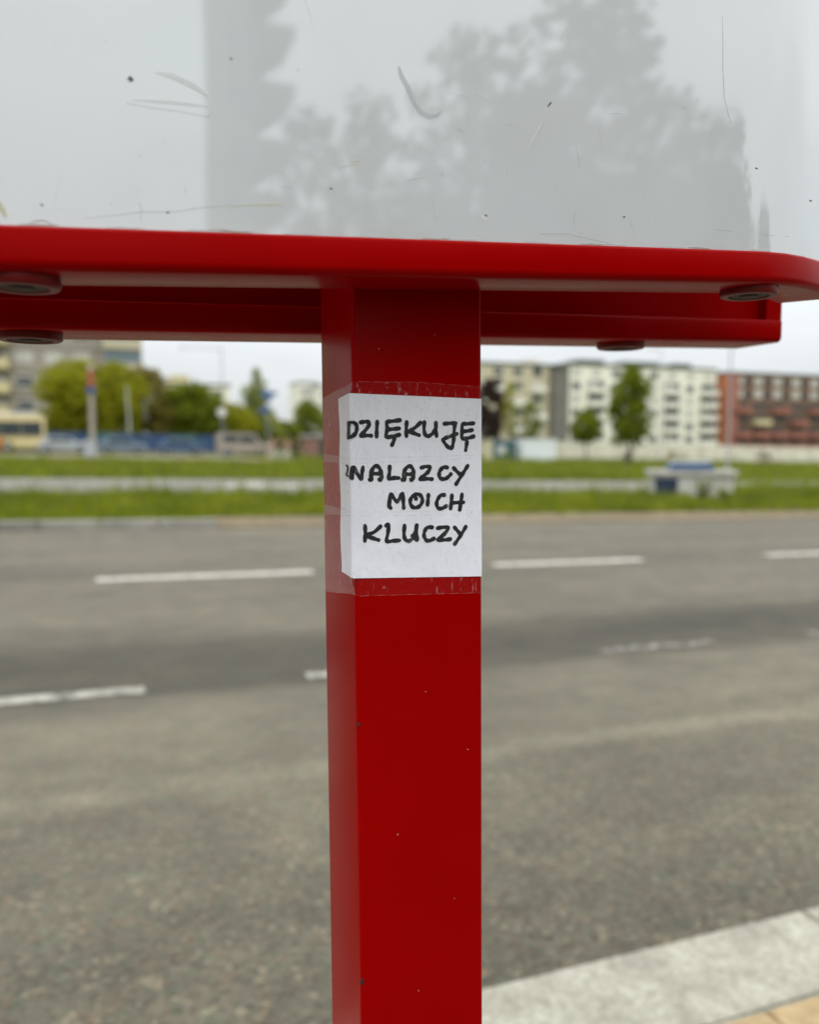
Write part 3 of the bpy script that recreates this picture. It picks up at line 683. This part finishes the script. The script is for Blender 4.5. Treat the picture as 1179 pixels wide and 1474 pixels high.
T('broadleaf_tree', 'low yellow-green tree behind the dark van', 332, 99, 584, 40, 634, 'leaf_fresh', 15)
T('poplar_tree', 'pale green conical tree behind the blue arrow sign', 371, 104, 527, 31, 632, 'leaf_pale', 16, 'cone', ncl=44)
T('broadleaf_tree', 'green tree in front of the white tower blocks', 444, 118, 578, 30, 648, 'leaf_green', 17)
T('broadleaf_tree', 'small green tree between the conical tree and the tower blocks', 412, 112, 606, 24, 650, 'leaf_green', 18)
T('broadleaf_tree', 'low green tree behind the walking people', 388, 108, 592, 22, 650, 'leaf_fresh', 19)
T('broadleaf_tree', 'light yellow-green tree filling the gap beside the broad green one', 245, 97, 560, 36, 634, 'leaf_fresh', 41)
T('broadleaf_tree', 'low light green tree between the dark van and the conical tree', 360, 106, 600, 26, 640, 'leaf_fresh', 42)
T('purple_tree', 'dark purple-leaved tree in front of the tan building', 703, 98, 545, 23, 640, 'leaf_purple', 21, dens=240)
T('broadleaf_tree', 'narrow olive tree beside the purple-leaved tree', 733, 95, 548, 13, 630, 'leaf_fresh', 22, 'tall')
T('broadleaf_tree', 'small green tree behind the white corrugated container', 762, 92, 576, 14, 640, 'leaf_green', 23, 'tall')
T('broadleaf_tree', 'small round-headed green tree in front of the cream building', 843, 88, 589, 23, 636, 'leaf_green', 24, dens=150)
T('broadleaf_tree', 'tall oval green tree before the cream building', 906, 76, 524, 34, 642, 'leaf_green', 25, 'tall', ncl=50, dens=120)
def shrub(name, label, px, d, hw, h, mat, seed):
    r = (px - 589.5) / 1200 * d; x, y = cw(r, d); rr = random.Random(seed); root = empty(name, (x, y, g(x, y) - .1)); tag(root, label, 'shrub')
    w = hw / 1200 * d; m = MB(); cl = []
    for i in range(9):
        a = rr.uniform(0, 6.28); q = w * rr.uniform(.1, .8); z = h * rr.uniform(.4, .85); cl.append((math.cos(a) * q, math.sin(a) * q, z, h * rr.uniform(.2, .32)))
        m.tube([(0, 0, 0), (math.cos(a) * q * .5, math.sin(a) * q * .5, z * .6), cl[-1][:3]], [.03, .02, .01], 5)
    m.build('stem', 'bark', root); put('foliage', leaf_mesh('foliage', seed, cl, 90, .1, mat), root)
shrub('shrub', 'brownish shrub before the cream fence beside the tall oval tree', 968, 70, 22, 1.6, 'leaf_olive', 31)
shrub('shrub', 'thin reddish shrub at the foot of the tall oval tree', 903, 71, 9, 1.5, 'leaf_purple', 32)
shrub('shrub', 'brown shrub before the fence under the brick building', 1098, 78, 20, 1.7, 'leaf_purple', 33)
shrub('shrub', 'green shrub before the teal kiosk', 733, 78, 12, 1.2, 'leaf_green', 34)
shrub('shrub', 'green bush growing against the white concrete shaft', 1011, 24.6, 16, .75, 'leaf_green', 35)
shrub('shrub', 'small green bush beside the end of the white concrete shaft', 1046, 24.2, 8, .5, 'leaf_green', 36)
# trees and a tower block behind the viewer: most show as reflections in the display panel, the dark trees at the end are added to block low light
BEHIND = [('slim dark tree next to the tower block behind the pavement', 6.3, -24.4, 11.0, 1.3, 2, 'tall'), ('second slim dark tree along from the tower block', 8.0, -24.0, 11.6, 1.4, 2, 'tall'),
    ('tall pointed tree between the slim trees and the tallest tree', 10.7, -23.0, 13.2, 1.7, 2, 'tall'), ('bushy tree hugging the tallest tree on the tower side', 12.2, -22.2, 11.6, 1.8, 2, 'round'),
    ('tallest broad tree behind the pavement', 13.9, -21.2, 14.3, 2.6, 2, 'round'), ('rounded tree just past the tallest one', 15.6, -20.2, 11.4, 1.8, 2, 'round'),
    ('broad tree by the bend of the pavement', 16.9, -19.2, 10.6, 1.5, 2, 'round'),
    ('low bushy tree in front of the slim trees', 7.4, -21.2, 7.0, 1.5, .8, 'round'), ('low bushy tree in front of the pointed tree', 9.0, -20.2, 7.8, 1.9, .8, 'round'), ('low bushy tree below the tallest tree', 10.8, -19.4, 8.6, 2.0, .8, 'round'),
    ('low bushy tree before the rounded one', 12.7, -18.2, 8.4, 2.0, .8, 'round'), ('low bushy tree at the end of the front row', 14.6, -16.6, 8.0, 2.0, .8, 'round'),
    ('added broad dark tree beyond the open lawn, out of view, blocking low light', -30, -26, 12, 4.2, 2.5, 'round'), ('added rounded dark tree on the open lawn, out of view, blocking low light', -23, -22, 10, 3.6, 2.5, 'round'), ('added broad dark tree far behind the rounded one, blocking low light', 30, -24, 12.5, 4.2, 2.5, 'round')]
for i, (lab, x, y, h, rx, base, sh) in enumerate(BEHIND):
    if rx < 3: h, rx = h * 1.1 + .3, rx * 1.3
    tree('broadleaf_tree', lab, (x, y), h, rx, base, 'leaf_behind', 60 + i, sh, leafsize=.2 if rx < 3 else .3, dens=80, ncl=44, group='trees behind the pavement')

# ------------------------------------------------------------------ buildings (fronts run along the street)
def win_meshes(w, h, fmat, gmat, mull=1):
    m = MB(); b = .09
    m.box(-w / 2, w / 2, -.06, .06, 0, b); m.box(-w / 2, w / 2, -.06, .06, h - b, h); m.box(-w / 2, -w / 2 + b, -.055, .055, b, h - b); m.box(w / 2 - b, w / 2, -.055, .055, b, h - b)
    for k in range(1, mull + 1): x = -w / 2 + w * k / (mull + 1); m.box(x - .04, x + .04, -.05, .05, b, h - b)
    return m.mesh('window', fmat), MB().box(-w / 2 + .05, w / 2 - .05, -.02, .02, .05, h - .05).mesh('pane', gmat)
def win(root, meshes, x, y, z, rz=0):
    f = put('window', meshes[0], root, (x, y, z), (0, 0, rz)); put('pane', meshes[1], f); return f
def balc_mesh(w, d, h, mats=('plaster_white', 'plaster_white')):
    m = MB(); m.box(-w / 2, w / 2, -d, .02, -.2, 0, 0); m.box(-w / 2, w / 2, -d - .06, -d + .04, .0, h, 1); m.box(-w / 2, -w / 2 + .08, -d + .04, .0, .0, h, 1); m.box(w / 2 - .08, w / 2, -d + .04, 0, 0, h, 1)
    return m.mesh('balcony', mats)
def block(name, label, x0, x1, yf, dep, ztop, wall, cat='building', zbase=None, roof='roof_dark', parapet=.5):
    zb = min(g(x0, yf), g(x1, yf)) - .6 if zbase is None else zbase
    root = empty(name, ((x0 + x1) / 2, yf, zb)); tag(root, label, cat); w = (x1 - x0) / 2
    MB().box(-w, w, 0, dep, 0, ztop - zb).build('wall', wall, root)
    m = MB(); m.box(-w - .15, w + .15, -.15, dep + .1, ztop - zb + .003, ztop - zb + parapet); m.build('roof', roof, root)
    return root, zb, w
# tan building behind the purple tree, grey stair tower, cream building, brick building
YB = 150.0
root, zb, w = block('tan_building', 'tan apartment building with pale balconies left of the grey stair tower', 58, 90.3, YB, 13, 17.4, 'plaster_tan')
A1 = win_meshes(2.2, 1.6, 'frame_white', 'window_glass', 1); A2 = win_meshes(1.8, 1.7, 'frame_white', 'curtain_pale', 1); A3 = win_meshes(1.9, 2.2, 'frame_dark', 'window_glass', 0)
bm_ = balc_mesh(3.6, 1.1, 1.0)
rq = random.Random(9)
for f in range(6):
    z = 17.4 - zb - 2.75 - f * 2.75 + .2
    for i in range(7):
        x = -w + 2.4 + i * 4.5; win(root, rq.choice((A1, A2, A3)), x, -.03, z + .5)
        if (i + f) % 2 and f > 0: put('balcony', bm_, root, (x, -.02, z + .1))
block('stair_tower', 'dark grey windowless stair tower between the tan and cream buildings', 90.4, 94.0, YB - 1.5, 12, 16.9, 'concrete_dark')
MB().box(-1.2, 1.2, 1, 6, 0, 1.2).build('lift_room', 'plaster_cream', bpy.data.objects['tan_building'], loc=(14.0, 1, 17.9 - zb))
root, zb, w = block('cream_building', 'long cream apartment building with deep dark balconies beside the brick one', 94.1, 133.4, YB, 13, 17.9, 'plaster_cream')
bc = balc_mesh(4.2, 1.3, 1.05, ('plaster_cream', 'plaster_white'))
lg = MB().box(-2.0, 2.0, -.02, .05, 0, 2.35).mesh('loggia_opening', 'window_glass')
for f in range(6):
    z = 17.9 - zb - 2.95 - f * 2.75
    for i in range(8):
        x = -w + 2.6 + i * 4.9
        if (i % 2 == 1) and f > 0:
            put('loggia_opening', lg, root, (x, -.03, z + .25)); put('balcony', bc, root, (x, -.02, z + .2))
            if (f * 3 + i) % 4 == 0: win(root, A2, x - .6, -.09, z + .6)
        else: win(root, rq.choice((A1, A2, A2)), x, -.03, z + .7)
for xx, ww in ((-12, 3.2), (1, 4.5), (12, 2.2)): MB().box(-ww, ww, 2, 7, 0, 1.0).build('penthouse', 'roof_dark', root, loc=(xx, 0, 17.9 - zb + .5))
root, zb, w = block('brick_building', 'red brick apartment building with pale upper windows and brick balconies', 134.6, 186, YB - 2, 14, 17.2, 'brick_red')
B1 = win_meshes(2.3, 1.7, 'frame_white', 'curtain_pale', 2); B2 = win_meshes(2.0, 1.5, 'frame_dark', 'window_glass', 1)
bb_ = balc_mesh(4.6, 1.4, 1.1, ('brick_dull', 'brick_dull')); by_ = balc_mesh(4.6, 1.4, 1.1, ('brick_dull', 'balcony_yellow'))
lb = MB().box(-2.2, 2.2, -.02, .05, 0, 2.2).mesh('loggia_opening', 'frame_dark')
for f in range(6):
    z = 17.2 - zb - 3.1 - f * 2.75
    for i in range(9):
        x = -w + 4.0 + i * 5.6
        if f < 2: win(root, B1, x - .6, -.03, z + .75); win(root, B2, x + 1.9, -.03, z + .6)
        elif (i + f) % 2 == 0 or f > 3:
            put('loggia_opening', lb, root, (x, -.03, z + .3)); put('balcony', by_ if (f == 3 and i == 1) else bb_, root, (x, -.02, z + .1))
        else: win(root, B2, x - 1.0, -.03, z + .75); win(root, B2, x + 1.6, -.03, z + .75)
    if f in (1, 3): pass
MB().box(-w - .02, -w + 3.0, -.5, .0, 0, 17.2 - zb).build('corner_pier', 'brick_dull', root)
# grey apartment block on the left
root, zb, w = block('grey_apartment_block', 'tall grey concrete apartment block behind the bus, glazed balconies at one end', -30, 3.0, 110, 14, 31.5, 'concrete_grey')
G1 = win_meshes(1.8, 1.35, 'frame_white', 'window_glass', 1); G2 = win_meshes(1.8, 1.35, 'frame_white', 'curtain_pale', 1); G3 = win_meshes(3.0, 1.5, 'frame_dark', 'window_glass', 1)
bg_ = balc_mesh(3.4, 1.2, 1.0, ('concrete_grey', 'plaster_tan')); gy_ = balc_mesh(3.2, 1.5, 1.1, ('balcony_yellow', 'balcony_yellow'))
for f in range(10):
    z = 1.4 + f * 2.85
    MB().box(-w + .02, w - .02, -.05, .0, z - .35, z - .2).build('ledge', 'concrete_dark', root)
    for i in range(10):
        x = -w + 1.9 + i * 3.2
        win(root, G3 if f == 0 else rq.choice((G1, G1, G2)), x, -.04, z + .75)
        if i in (2, 6) and f: put('balcony', gy_ if i == 6 else bg_, root, (x, -.06, z + .1))
root, zb, w = block('glazed_balcony_tower', 'blue-grey glazed balcony wing at the end of the grey block', 3.05, 7.6, 108.6, 12, 24.5, 'concrete_grey')
GB = win_meshes(4.2, 1.5, 'metal_grey', 'window_glass_blue', 3)
for f in range(8):
    win(root, GB, 0, -.04, 1.6 + f * 2.85 + .9); MB().box(-w, w, -.3, -.02, 1.6 + f * 2.85 - .25, 1.6 + f * 2.85 + .85).build('parapet', 'window_glass_blue' if f > 4 else 'plaster_tan', root)
# lower cream building behind the trees, white tower blocks
root, zb, w = block('low_cream_building', 'low cream building showing above the trees behind the hoarding', 17.5, 32, 190, 14, 14.4, 'plaster_cream')
for f in range(4):
    for i in range(3): win(root, A1, -w + 3 + i * 4.4, -.03, 14.4 - zb - 3 - f * 3 + .6)
MB().box(-2, 2, 1, 7, 0, 1.8).build('roof_room', 'balcony_yellow', root, loc=(-3.5, 0, 14.9 - zb))
for nm, lab, r0, r1, d, zt, wl_ in (('white_tower_block', 'white tower block rising behind trees, left of the red post', -34.5, -28.0, 262, 20.5, 'plaster_white'), ('white_tower_block', 'second white tower block with a grey window strip, beside the first', -27.5, -20.5, 256, 19.2, 'plaster_white')):
    x0, y0 = cw(r0, d); x1, y1 = cw(r1, d)
    root, zb, w = block(nm, lab, x0, x1, y0, 12, zt, wl_)
    TW = win_meshes(1.7, 1.5, 'frame_dark', 'window_glass_blue', 1)
    for f in range(5):
        for i in range(2): win(root, TW, -w + 1.8 + i * 2.4, -.04, zt - zb - 3.2 - f * 3)
# tower block behind the viewer with stepped balconies
root, zb, w = block('balcony_tower_block', 'tall tower block behind the pavement with slanted stacked balconies', 9.3, 10.9, -74, 14, 62, 'concrete_grey')

TB = win_meshes(2.4, 1.6, 'frame_white', 'window_glass_blue', 1)
TBm = MB().prism([(0, 0), (.2, 0), (3.2, 2.2), (3.2, 3.0), (0, 3.0)], 0, 4.5).mesh('balcony', 'concrete_dark')
for f in range(12):
    z = 14 + f * 4.0
    put('balcony', TBm, root, (w - .05, 9.5, z))
    win(root, TB, 0, 14.04, z + .8)

# ------------------------------------------------------------------ fences, hoarding, container, kiosk
hb = empty('blue_hoarding', (5.75, 84, g(5.75, 84) - .15)); tag(hb, 'long blue site hoarding below the trees behind the parked cars', 'hoarding')
for i in range(8):
    x = -8.75 + i * 2.5; MB().box(-1.2, 1.2, -.03, .03, .05, 1.95).build('hoarding_panel', ('hoarding_blue', 'hoarding_blue', 'hoarding_teal')[i % 3], hb, loc=(x, 0, -.0203 * x))
    MB().box(-.05, .05, -.09, .09, 0, 2.05).build('post', 'hoarding_teal', hb, loc=(x - 1.25, 0, -.0203 * x))
lw = empty('low_wall', (4, 83, g(4, 83) - .1)); tag(lw, 'low brownish concrete wall along the foot of the blue hoarding', 'wall')
for i in range(13): MB().box(-.98, .98, -.12, .12, -.2, .3).build('wall_block', 'kerb_old', lw, loc=(-11 + 2 * i, -.5, -.0203 * (-11 + 2 * i)))
fe = empty('cream_fence', (85, 84, g(85, 84) - .2)); tag(fe, 'pale cream panel fence in front of the cream and brick buildings', 'fence')
fp = MB().box(-1.18, 1.18, -.05, .05, 0, 2.15, bev=.02).mesh('fence_panel', 'fence_cream'); fpo = MB().box(-.11, .11, -.11, .11, 0, 2.35, bev=.02).mesh('fence_post', 'plaster_white')
for i in range(30):
    x = -36 + i * 2.6; put('fence_panel', fp, fe, (x, 0, -.0203 * x + .1)); put('fence_post', fpo, fe, (x - 1.3, 0, -.0203 * x))
x, y = cw((776 - 589.5) / 1200 * 86, 86)
ct = empty('white_container', (x, y, g(x, y) - .12), 0); tag(ct, 'white corrugated metal container beside the teal kiosk', 'container')
m = MB(); m.box(-2.0, 2.0, .05, 2.4, 0, 2.3); m.build('body', 'sheet_white', ct)
rb = MB().box(-.1, .1, -.02, .06, .1, 2.2).mesh('rib', 'sheet_white')
for i in range(10): put('rib', rb, ct, (-1.8 + i * .4, 0, 0))
MB().box(-2.05, 2.05, -.05, 2.45, 2.3, 2.4).build('roof', 'metal_white', ct)
x, y = cw((727 - 589.5) / 1200 * 84, 84)
kk = empty('teal_kiosk', (x, y, g(x, y) - .12)); tag(kk, 'small teal kiosk with a white round emblem beside the container', 'kiosk')
MB().box(-1.3, 1.3, 0, 2, 0, 2.05).build('body', 'hoarding_teal', kk); MB().box(-1.4, 1.4, -.1, 2.1, 2.05, 2.2).build('roof', 'metal_grey', kk)
m = MB(); m.add([(-.4 + .5 * math.cos(a), -.012, 1.15 + .42 * math.sin(a)) for a in [6.283 * k / 20 for k in range(20)]], [tuple(range(20))]); m.build('emblem', 'metal_white', kk)
x, y = cw((702 - 589.5) / 1200 * 82, 82)
pl = empty('concrete_pillar', (x, y, g(x, y) - .12)); tag(pl, 'short tan concrete pillar at the end of the teal kiosk', 'pillar')
MB().box(-.4, .4, -.3, .3, 0, 2.1, bev=.03).build('shaft', 'plaster_tan', pl); MB().box(-.48, .48, -.38, .38, 2.1, 2.25, bev=.03).build('cap', 'concrete_grey', pl)
x, y = cw((457 - 589.5) / 1200 * 74, 74)
bk = empty('brick_kiosk', (x, y, g(x, y) - .1)); tag(bk, 'small reddish brick kiosk beyond the walking people', 'kiosk')
MB().box(-.95, 1.6, 0, 2, 0, 1.95).build('wall', 'kiosk_brick', bk); MB().box(-1.1, 1.75, -.15, 2.15, 1.95, 2.15).build('roof', 'metal_grey', bk); MB().box(.1, .9, -.02, .05, .05, 1.7).build('door', 'frame_dark', bk)

# ------------------------------------------------------------------ white concrete shaft on the median
x, y = 18.4, 21.65
cs = empty('concrete_shaft', (x, y, g(x, y) - .12), R(-31)); tag(cs, 'low white concrete ventilation shaft with blue louvre and blue lid on the grass', 'ventilation shaft'); cs.scale = (.84, .84, 1.12)
MB().box(-1.48, 1.5, 0, 1.5, 0, .70, bev=.02).build('body', 'white_block', cs)
MB().box(-1.62, 1.66, -.12, 1.62, .70, .84, bev=.015).build('top_slab', 'block_top', cs)
MB().box(-1.40, -.55, -.03, .06, .12, .62).build('louvre_frame', 'vent_blue', cs)
for k in range(7): MB().box(-1.36, -.59, -.05, -.025, .15 + k * .065, .19 + k * .065).build('louvre_slat', 'slat_blue', cs)
MB().box(.62, 1.42, -.012, .05, .06, .66).build('access_plate', 'block_top', cs)
m = MB(); m.prism([(-.85, .84), (.85, .84), (.78, 1.0), (.7, 1.05), (-.7, 1.05), (-.78, 1.0)], .25, 1.25); m.build('lid', 'lid_blue', cs); MB().box(-.72, .72, .3, 1.2, 1.05, 1.1).build('lid_top', 'metal_white', cs)

# ------------------------------------------------------------------ poles, lamps, signs
def lamp(label, px, d, h, arm, rad=.09, mat='metal_grey'):
    x, y = cw((px - 589.5) / 1200 * d, d); o = empty('street_lamp', (x, y, g(x, y) - .15)); tag(o, label, 'street lamp')
    MB().tube([(0, 0, 0), (0, 0, h * .5), (0, 0, h)], [rad, rad * .8, rad * .55], 10).build('pole', mat, o, True); MB().tube([(0, 0, 0), (0, 0, .9)], rad * 1.5, 10).build('base', mat, o, True)
    u = (math.cos(YAW) * arm, -math.sin(YAW) * arm)
    MB().tube([(0, 0, h - .25), (u[0] * .5, u[1] * .5, h - .02), (u[0], u[1], h)], rad * .5, 8).build('arm', mat, o, True)
    hd = MB().box(-.35, .35, -.13, .13, -.07, .06, bev=.03).build('lamp_head', mat, o, loc=(u[0], u[1], h), rot=(0, 0, -YAW)); return o
lamp('grey street lamp on the grass behind the concrete shaft', 1047, 44, 9.0, -1.6, .065)
lamp('tall grey street lamp with a long arm above the trees', 322, 100, 12.4, -4.6, .10)
lamp('thin grey street lamp behind the cream building tree', 948, 100, 13.5, -1.2, .08)
x, y = cw((188 - 589.5) / 1200 * 82, 82)
o = empty('white_pole', (x, y, g(x, y) - .1)); tag(o, 'thin white pole in front of the yellow-green trees', 'pole')
MB().tube([(0, 0, 0), (0, 0, 3.2), (-.15, 0, 6.4)], [.09, .075, .05], 10).build('shaft', 'metal_white', o, True); MB().lathe([(.09, 0), (.12, .05), (.09, .14), (.001, .17)], 12, at=(-.15, 0, 6.35)).build('cap', 'metal_grey', o, True)
x, y = cw((135 - 589.5) / 1200 * 62, 62)
o = empty('bus_stop_pillar', (x, y, g(x, y) - .1)); tag(o, 'white bus stop pillar topped with orange and blue boxes', 'pillar')
MB().box(-.2, .2, -.12, .12, .8, 4.7, bev=.04).build('shaft', 'concrete_grey', o); MB().box(-.62, .25, -.2, .2, 0, 1.3, bev=.03).build('cabinet', 'car_silver', o)
MB().box(-.3, .3, -.2, .2, 4.7, 5.15, bev=.03).build('blue_box', 'sign_blue', o); MB().box(-.27, .27, -.2, .2, 5.15, 6.4, bev=.05).build('orange_box', 'sign_orange', o); MB().lathe([(.22, 0), (.2, .25), (.08, .4), (.001, .45)], 12, at=(0, 0, 6.4)).build('top_cap', 'concrete_grey', o, True)
x, y = cw((387 - 589.5) / 1200 * 78, 78)
o = empty('direction_sign', (x, y, g(x, y) - .1), -YAW); tag(o, 'blue arrow-shaped direction sign on a grey pole', 'sign')
MB().tube([(0, .06, 0), (0, .06, 6.2)], .05, 8).build('pole', 'metal_grey', o, True)
MB().prism([(-.65, 5.6), (.55, 5.6), (.95, 5.85), (.55, 6.1), (-.65, 6.1)], -.03, .01).build('upper_arrow', 'sign_blue', o); MB().prism([(-.25, 5.1), (.35, 5.1), (.35, 5.5), (-.25, 5.5)], -.028, .008).build('middle_plate', 'sign_blue', o)
MB().prism([(-.85, 4.35), (-.6, 4.1), (.2, 4.1), (.2, 4.6), (-.6, 4.6)], -.03, .01).build('lower_arrow', 'sign_blue', o)
x, y = cw((321 - 589.5) / 1200 * 68, 68)
o = empty('round_sign', (x, y, g(x, y) - .1), -YAW); tag(o, 'round pale road sign on a grey pole before the trees', 'sign')
MB().tube([(0, .05, 0), (0, .05, 4.1)], .04, 8).build('pole', 'metal_grey', o, True); m = MB(); k = 24
vs = [(.36 * math.cos(6.2832 * i / k), yy, 3.75 + .36 * math.sin(6.2832 * i / k)) for yy in (-.02, .01) for i in range(k)]
m.add(vs, [tuple(range(k)), tuple(range(2 * k - 1, k - 1, -1))] + [(i, i + k, (i + 1) % k + k, (i + 1) % k) for i in range(k)]); m.build('disc', 'metal_white', o)

# ------------------------------------------------------------------ vehicles
def wheel(parent, x, y, r):
    m = MB(); prof = [(r * .55, -.1), (r * .92, -.11), (r, -.07), (r, .07), (r * .92, .11), (r * .55, .1)]
    m.lathe(prof, 20); wl_ = m.build('wheel', 'rubber', parent, True, loc=(x, y, r), rot=(R(90), 0, 0)); MB().lathe([(.001, -.09), (r * .5, -.1), (r * .57, -.06), (r * .57, .06), (r * .5, .1), (.001, .09)], 16).build('rim', 'metal_grey', wl_, True)
def car(label, x, y, rz, mat, prof, glass, L, W, name='parked_car', cat='car', wr=.33):
    o = empty(name, (x, y, g(x, y) - .07), rz); tag(o, label, cat)
    b = MB().prism(prof, -W / 2, W / 2).build('body', mat, o); md = b.modifiers.new('bevel', 'BEVEL'); md.width = .08; md.segments = 3; md.limit_method = 'ANGLE'
    for poly in glass:
        for s in (-1, 1): MB().prism(poly, s * (W / 2 - .03), s * (W / 2 + .008)).build('side_window', 'bus_dark', o)
    for q in (.19, .81):
        for s in (-1, 1): wheel(o, -L / 2 + L * q, s * (W / 2 - .08), wr)
    for s in (-1, 1): MB().box(L / 2 - .12, L / 2 + .015, s * (W / 2 - .4) - .16, s * (W / 2 - .4) + .16, .62, .78, bev=.02).build('headlight', 'metal_white', o); MB().box(-L / 2 - .015, -L / 2 + .1, s * (W / 2 - .25) - .1, s * (W / 2 - .25) + .1, .7, .88, bev=.02).build('tail_light', 'bus_red', o)
    return o
hatch = [(-2.05, .3), (2.1, .3), (2.12, .72), (1.9, .9), (1.05, 1.0), (.45, 1.45), (-1.3, 1.5), (-1.9, 1.02), (-2.08, .85)]
hg = [[(-1.2, 1.02), (-.35, 1.02), (-.35, 1.4), (-1.15, 1.4)], [(-.27, 1.02), (.85, 1.02), (.4, 1.38), (-.27, 1.4)]]
for lab, px, d, mat in (('silver car parked at the end of the blue hoarding by the bus', 94, 73, 'car_silver'), ('grey-blue car parked mid-way along the blue hoarding', 178, 75, 'car_greyblue'), ('dark blue car parked along the hoarding', 262, 76, 'car_blue')):
    x, y = cw((px - 589.5) / 1200 * d, d); car(lab, x, y, 0, mat, hatch, hg, 4.2, 1.75)
van = [(-2.3, .35), (2.35, .35), (2.38, .85), (2.1, 1.1), (1.5, 1.25), (.95, 2.05), (-2.2, 2.12), (-2.32, 1.9)]
vg = [[(-.4, 1.25), (1.2, 1.25), (.8, 1.85), (-.4, 1.9)], [(-1.9, 1.3), (-.55, 1.3), (-.55, 1.9), (-1.9, 1.9)]]
x, y = cw((350 - 589.5) / 1200 * 76, 76); car('beige van with dark side windows standing beyond the path', x, y, 0, 'car_beige', van, vg, 4.7, 1.9, 'parked_van', 'van', .35)
# city bus
x, y = cw(-31.3, 72); L = 12.0
bus = empty('city_bus', (x - L / 2, y, g(x - L / 2, y) - .05)); tag(bus, 'yellow and red city bus at the foot of the grey apartment block', 'bus')
MB().box(-L / 2, L / 2, 0, 2.5, 1.15, 3.05, bev=.12).build('body', 'bus_cream', bus); MB().box(-L / 2 + .02, L / 2 - 3.4, .003, 2.49, .3, 1.149, bev=.06).build('red_skirt', 'bus_red', bus); MB().box(L / 2 - 3.39, L / 2 - .02, .004, 2.48, .3, 1.148, bev=.06).build('rear_skirt', 'bus_cream', bus)
for i in range(7): MB().box(-L / 2 + .35 + i * 1.63, -L / 2 + 1.94 + i * 1.63, -.015, .05, 1.35, 2.55).build('window', 'bus_dark', bus)
MB().box(L / 2 - .03, L / 2 + .02, .25, 2.25, 1.4, 2.6).build('end_window', 'bus_dark', bus)
MB().box(-L / 2 + .8, L / 2 - .5, .3, 2.2, 3.05, 3.28, bev=.05).build('roof_unit', 'metal_white', bus)
for q in (-3.4, 3.0): wheel(bus, q, .1, .48); wheel(bus, q, 2.38, .48)

# ------------------------------------------------------------------ people crossing far away
def skin_mesh(name, verts, edges, radii, mat, parent):
    me = bpy.data.meshes.new(name); me.from_pydata(verts, edges, []); o = put(name, me, parent); me.materials.append(M[mat])
    md = o.modifiers.new('skin', 'SKIN'); md.use_smooth_shade = True
    for i, r in enumerate(radii): me.skin_vertices[0].data[i].radius = (r, r)
    me.skin_vertices[0].data[0].use_root = True
    s = o.modifiers.new('sub', 'SUBSURF'); s.levels = 1; s.render_levels = 1; return o
def person(label, px, d, h, rz, top, legs, hair, stride=.22):
    x, y = cw((px - 589.5) / 1200 * d, d); k = h / 1.75
    o = empty('person', (x, y, g(x, y) - .07), rz); tag(o, label, 'person'); o.scale = (k, k, k)
    s = stride; hip, kn, an = .92, .5, .07
    V = [(0, 0, .98), (0, 0, 1.2), (0, .0, 1.42), (0, 0, 1.52), (0, .02, 1.62), (0, .03, 1.70)]; E = [(i, i + 1) for i in range(5)]; RD = [.135, .125, .13, .055, .088, .07]
    def chain(start, pts, rad):
        p = start
        for q, r in zip(pts, rad): V.append(q); RD.append(r); E.append((p, len(V) - 1)); p = len(V) - 1
    for q in (-1, 1):
        chain(0, [(q * .09, 0, .88), (q * .095, q * s * .55 + .03, kn), (q * .095, q * s - .03, an), (q * .1, q * s + .13, .04)], [.088, .058, .042, .036])
        chain(2, [(q * .17, 0, 1.42), (q * .23, -q * s * .5, 1.14), (q * .24, -q * s * .8 + .06, .90), (q * .24, -q * s * .85 + .09, .80)], [.058, .045, .034, .036])
    skin_mesh('body', V, E, RD, 'skin', o)
    V2 = [(0, 0, .9), (0, 0, 1.05), (0, 0, 1.25), (0, 0, 1.44)]; E2_ = [(0, 1), (1, 2), (2, 3)]; R2 = [.155, .148, .148, .10]
    for q in (-1, 1):
        b = len(V2); V2 += [(q * .17, 0, 1.42), (q * .235, -q * s * .5, 1.14), (q * .245, -q * s * .8 + .06, .92)]; E2_ += [(2, b), (b, b + 1), (b + 1, b + 2)]; R2 += [.074, .06, .05]
    skin_mesh('jacket', V2, E2_, R2, top, o)
    V3 = [(0, 0, .95)]; E3 = []; R3 = [.14]
    for q in (-1, 1):
        b = len(V3); V3 += [(q * .09, 0, .86), (q * .095, q * s * .55 + .03, kn), (q * .095, q * s - .03, an + .05)]; E3 += [(0, b), (b, b + 1), (b + 1, b + 2)]; R3 += [.1, .074, .06]
    skin_mesh('trousers', V3, E3, R3, legs, o)
    m = MB(); m.lathe([(.094, 0), (.102, .05), (.092, .1), (.055, .14), (.001, .152)], 14); m.build('hair', hair, o, True, loc=(0, -.005, 1.63))
    return o
person('person in pale clothes walking ahead of the group on the far path', 392, 59, 1.72, 1.9, 'cloth_pink', 'cloth_white', 'hair_brown')
person('person in dark jacket walking behind the one in pale clothes', 403, 61, 1.8, -1.2, 'cloth_black', 'cloth_jeans', 'hair_dark')
person('person in pinkish top and pale trousers walking on the far path', 415, 58, 1.74, 1.7, 'cloth_pink', 'cloth_white', 'hair_brown')
person('person in black clothes walking last on the far path', 427, 57, 1.74, 1.5, 'cloth_black', 'cloth_black', 'hair_dark')
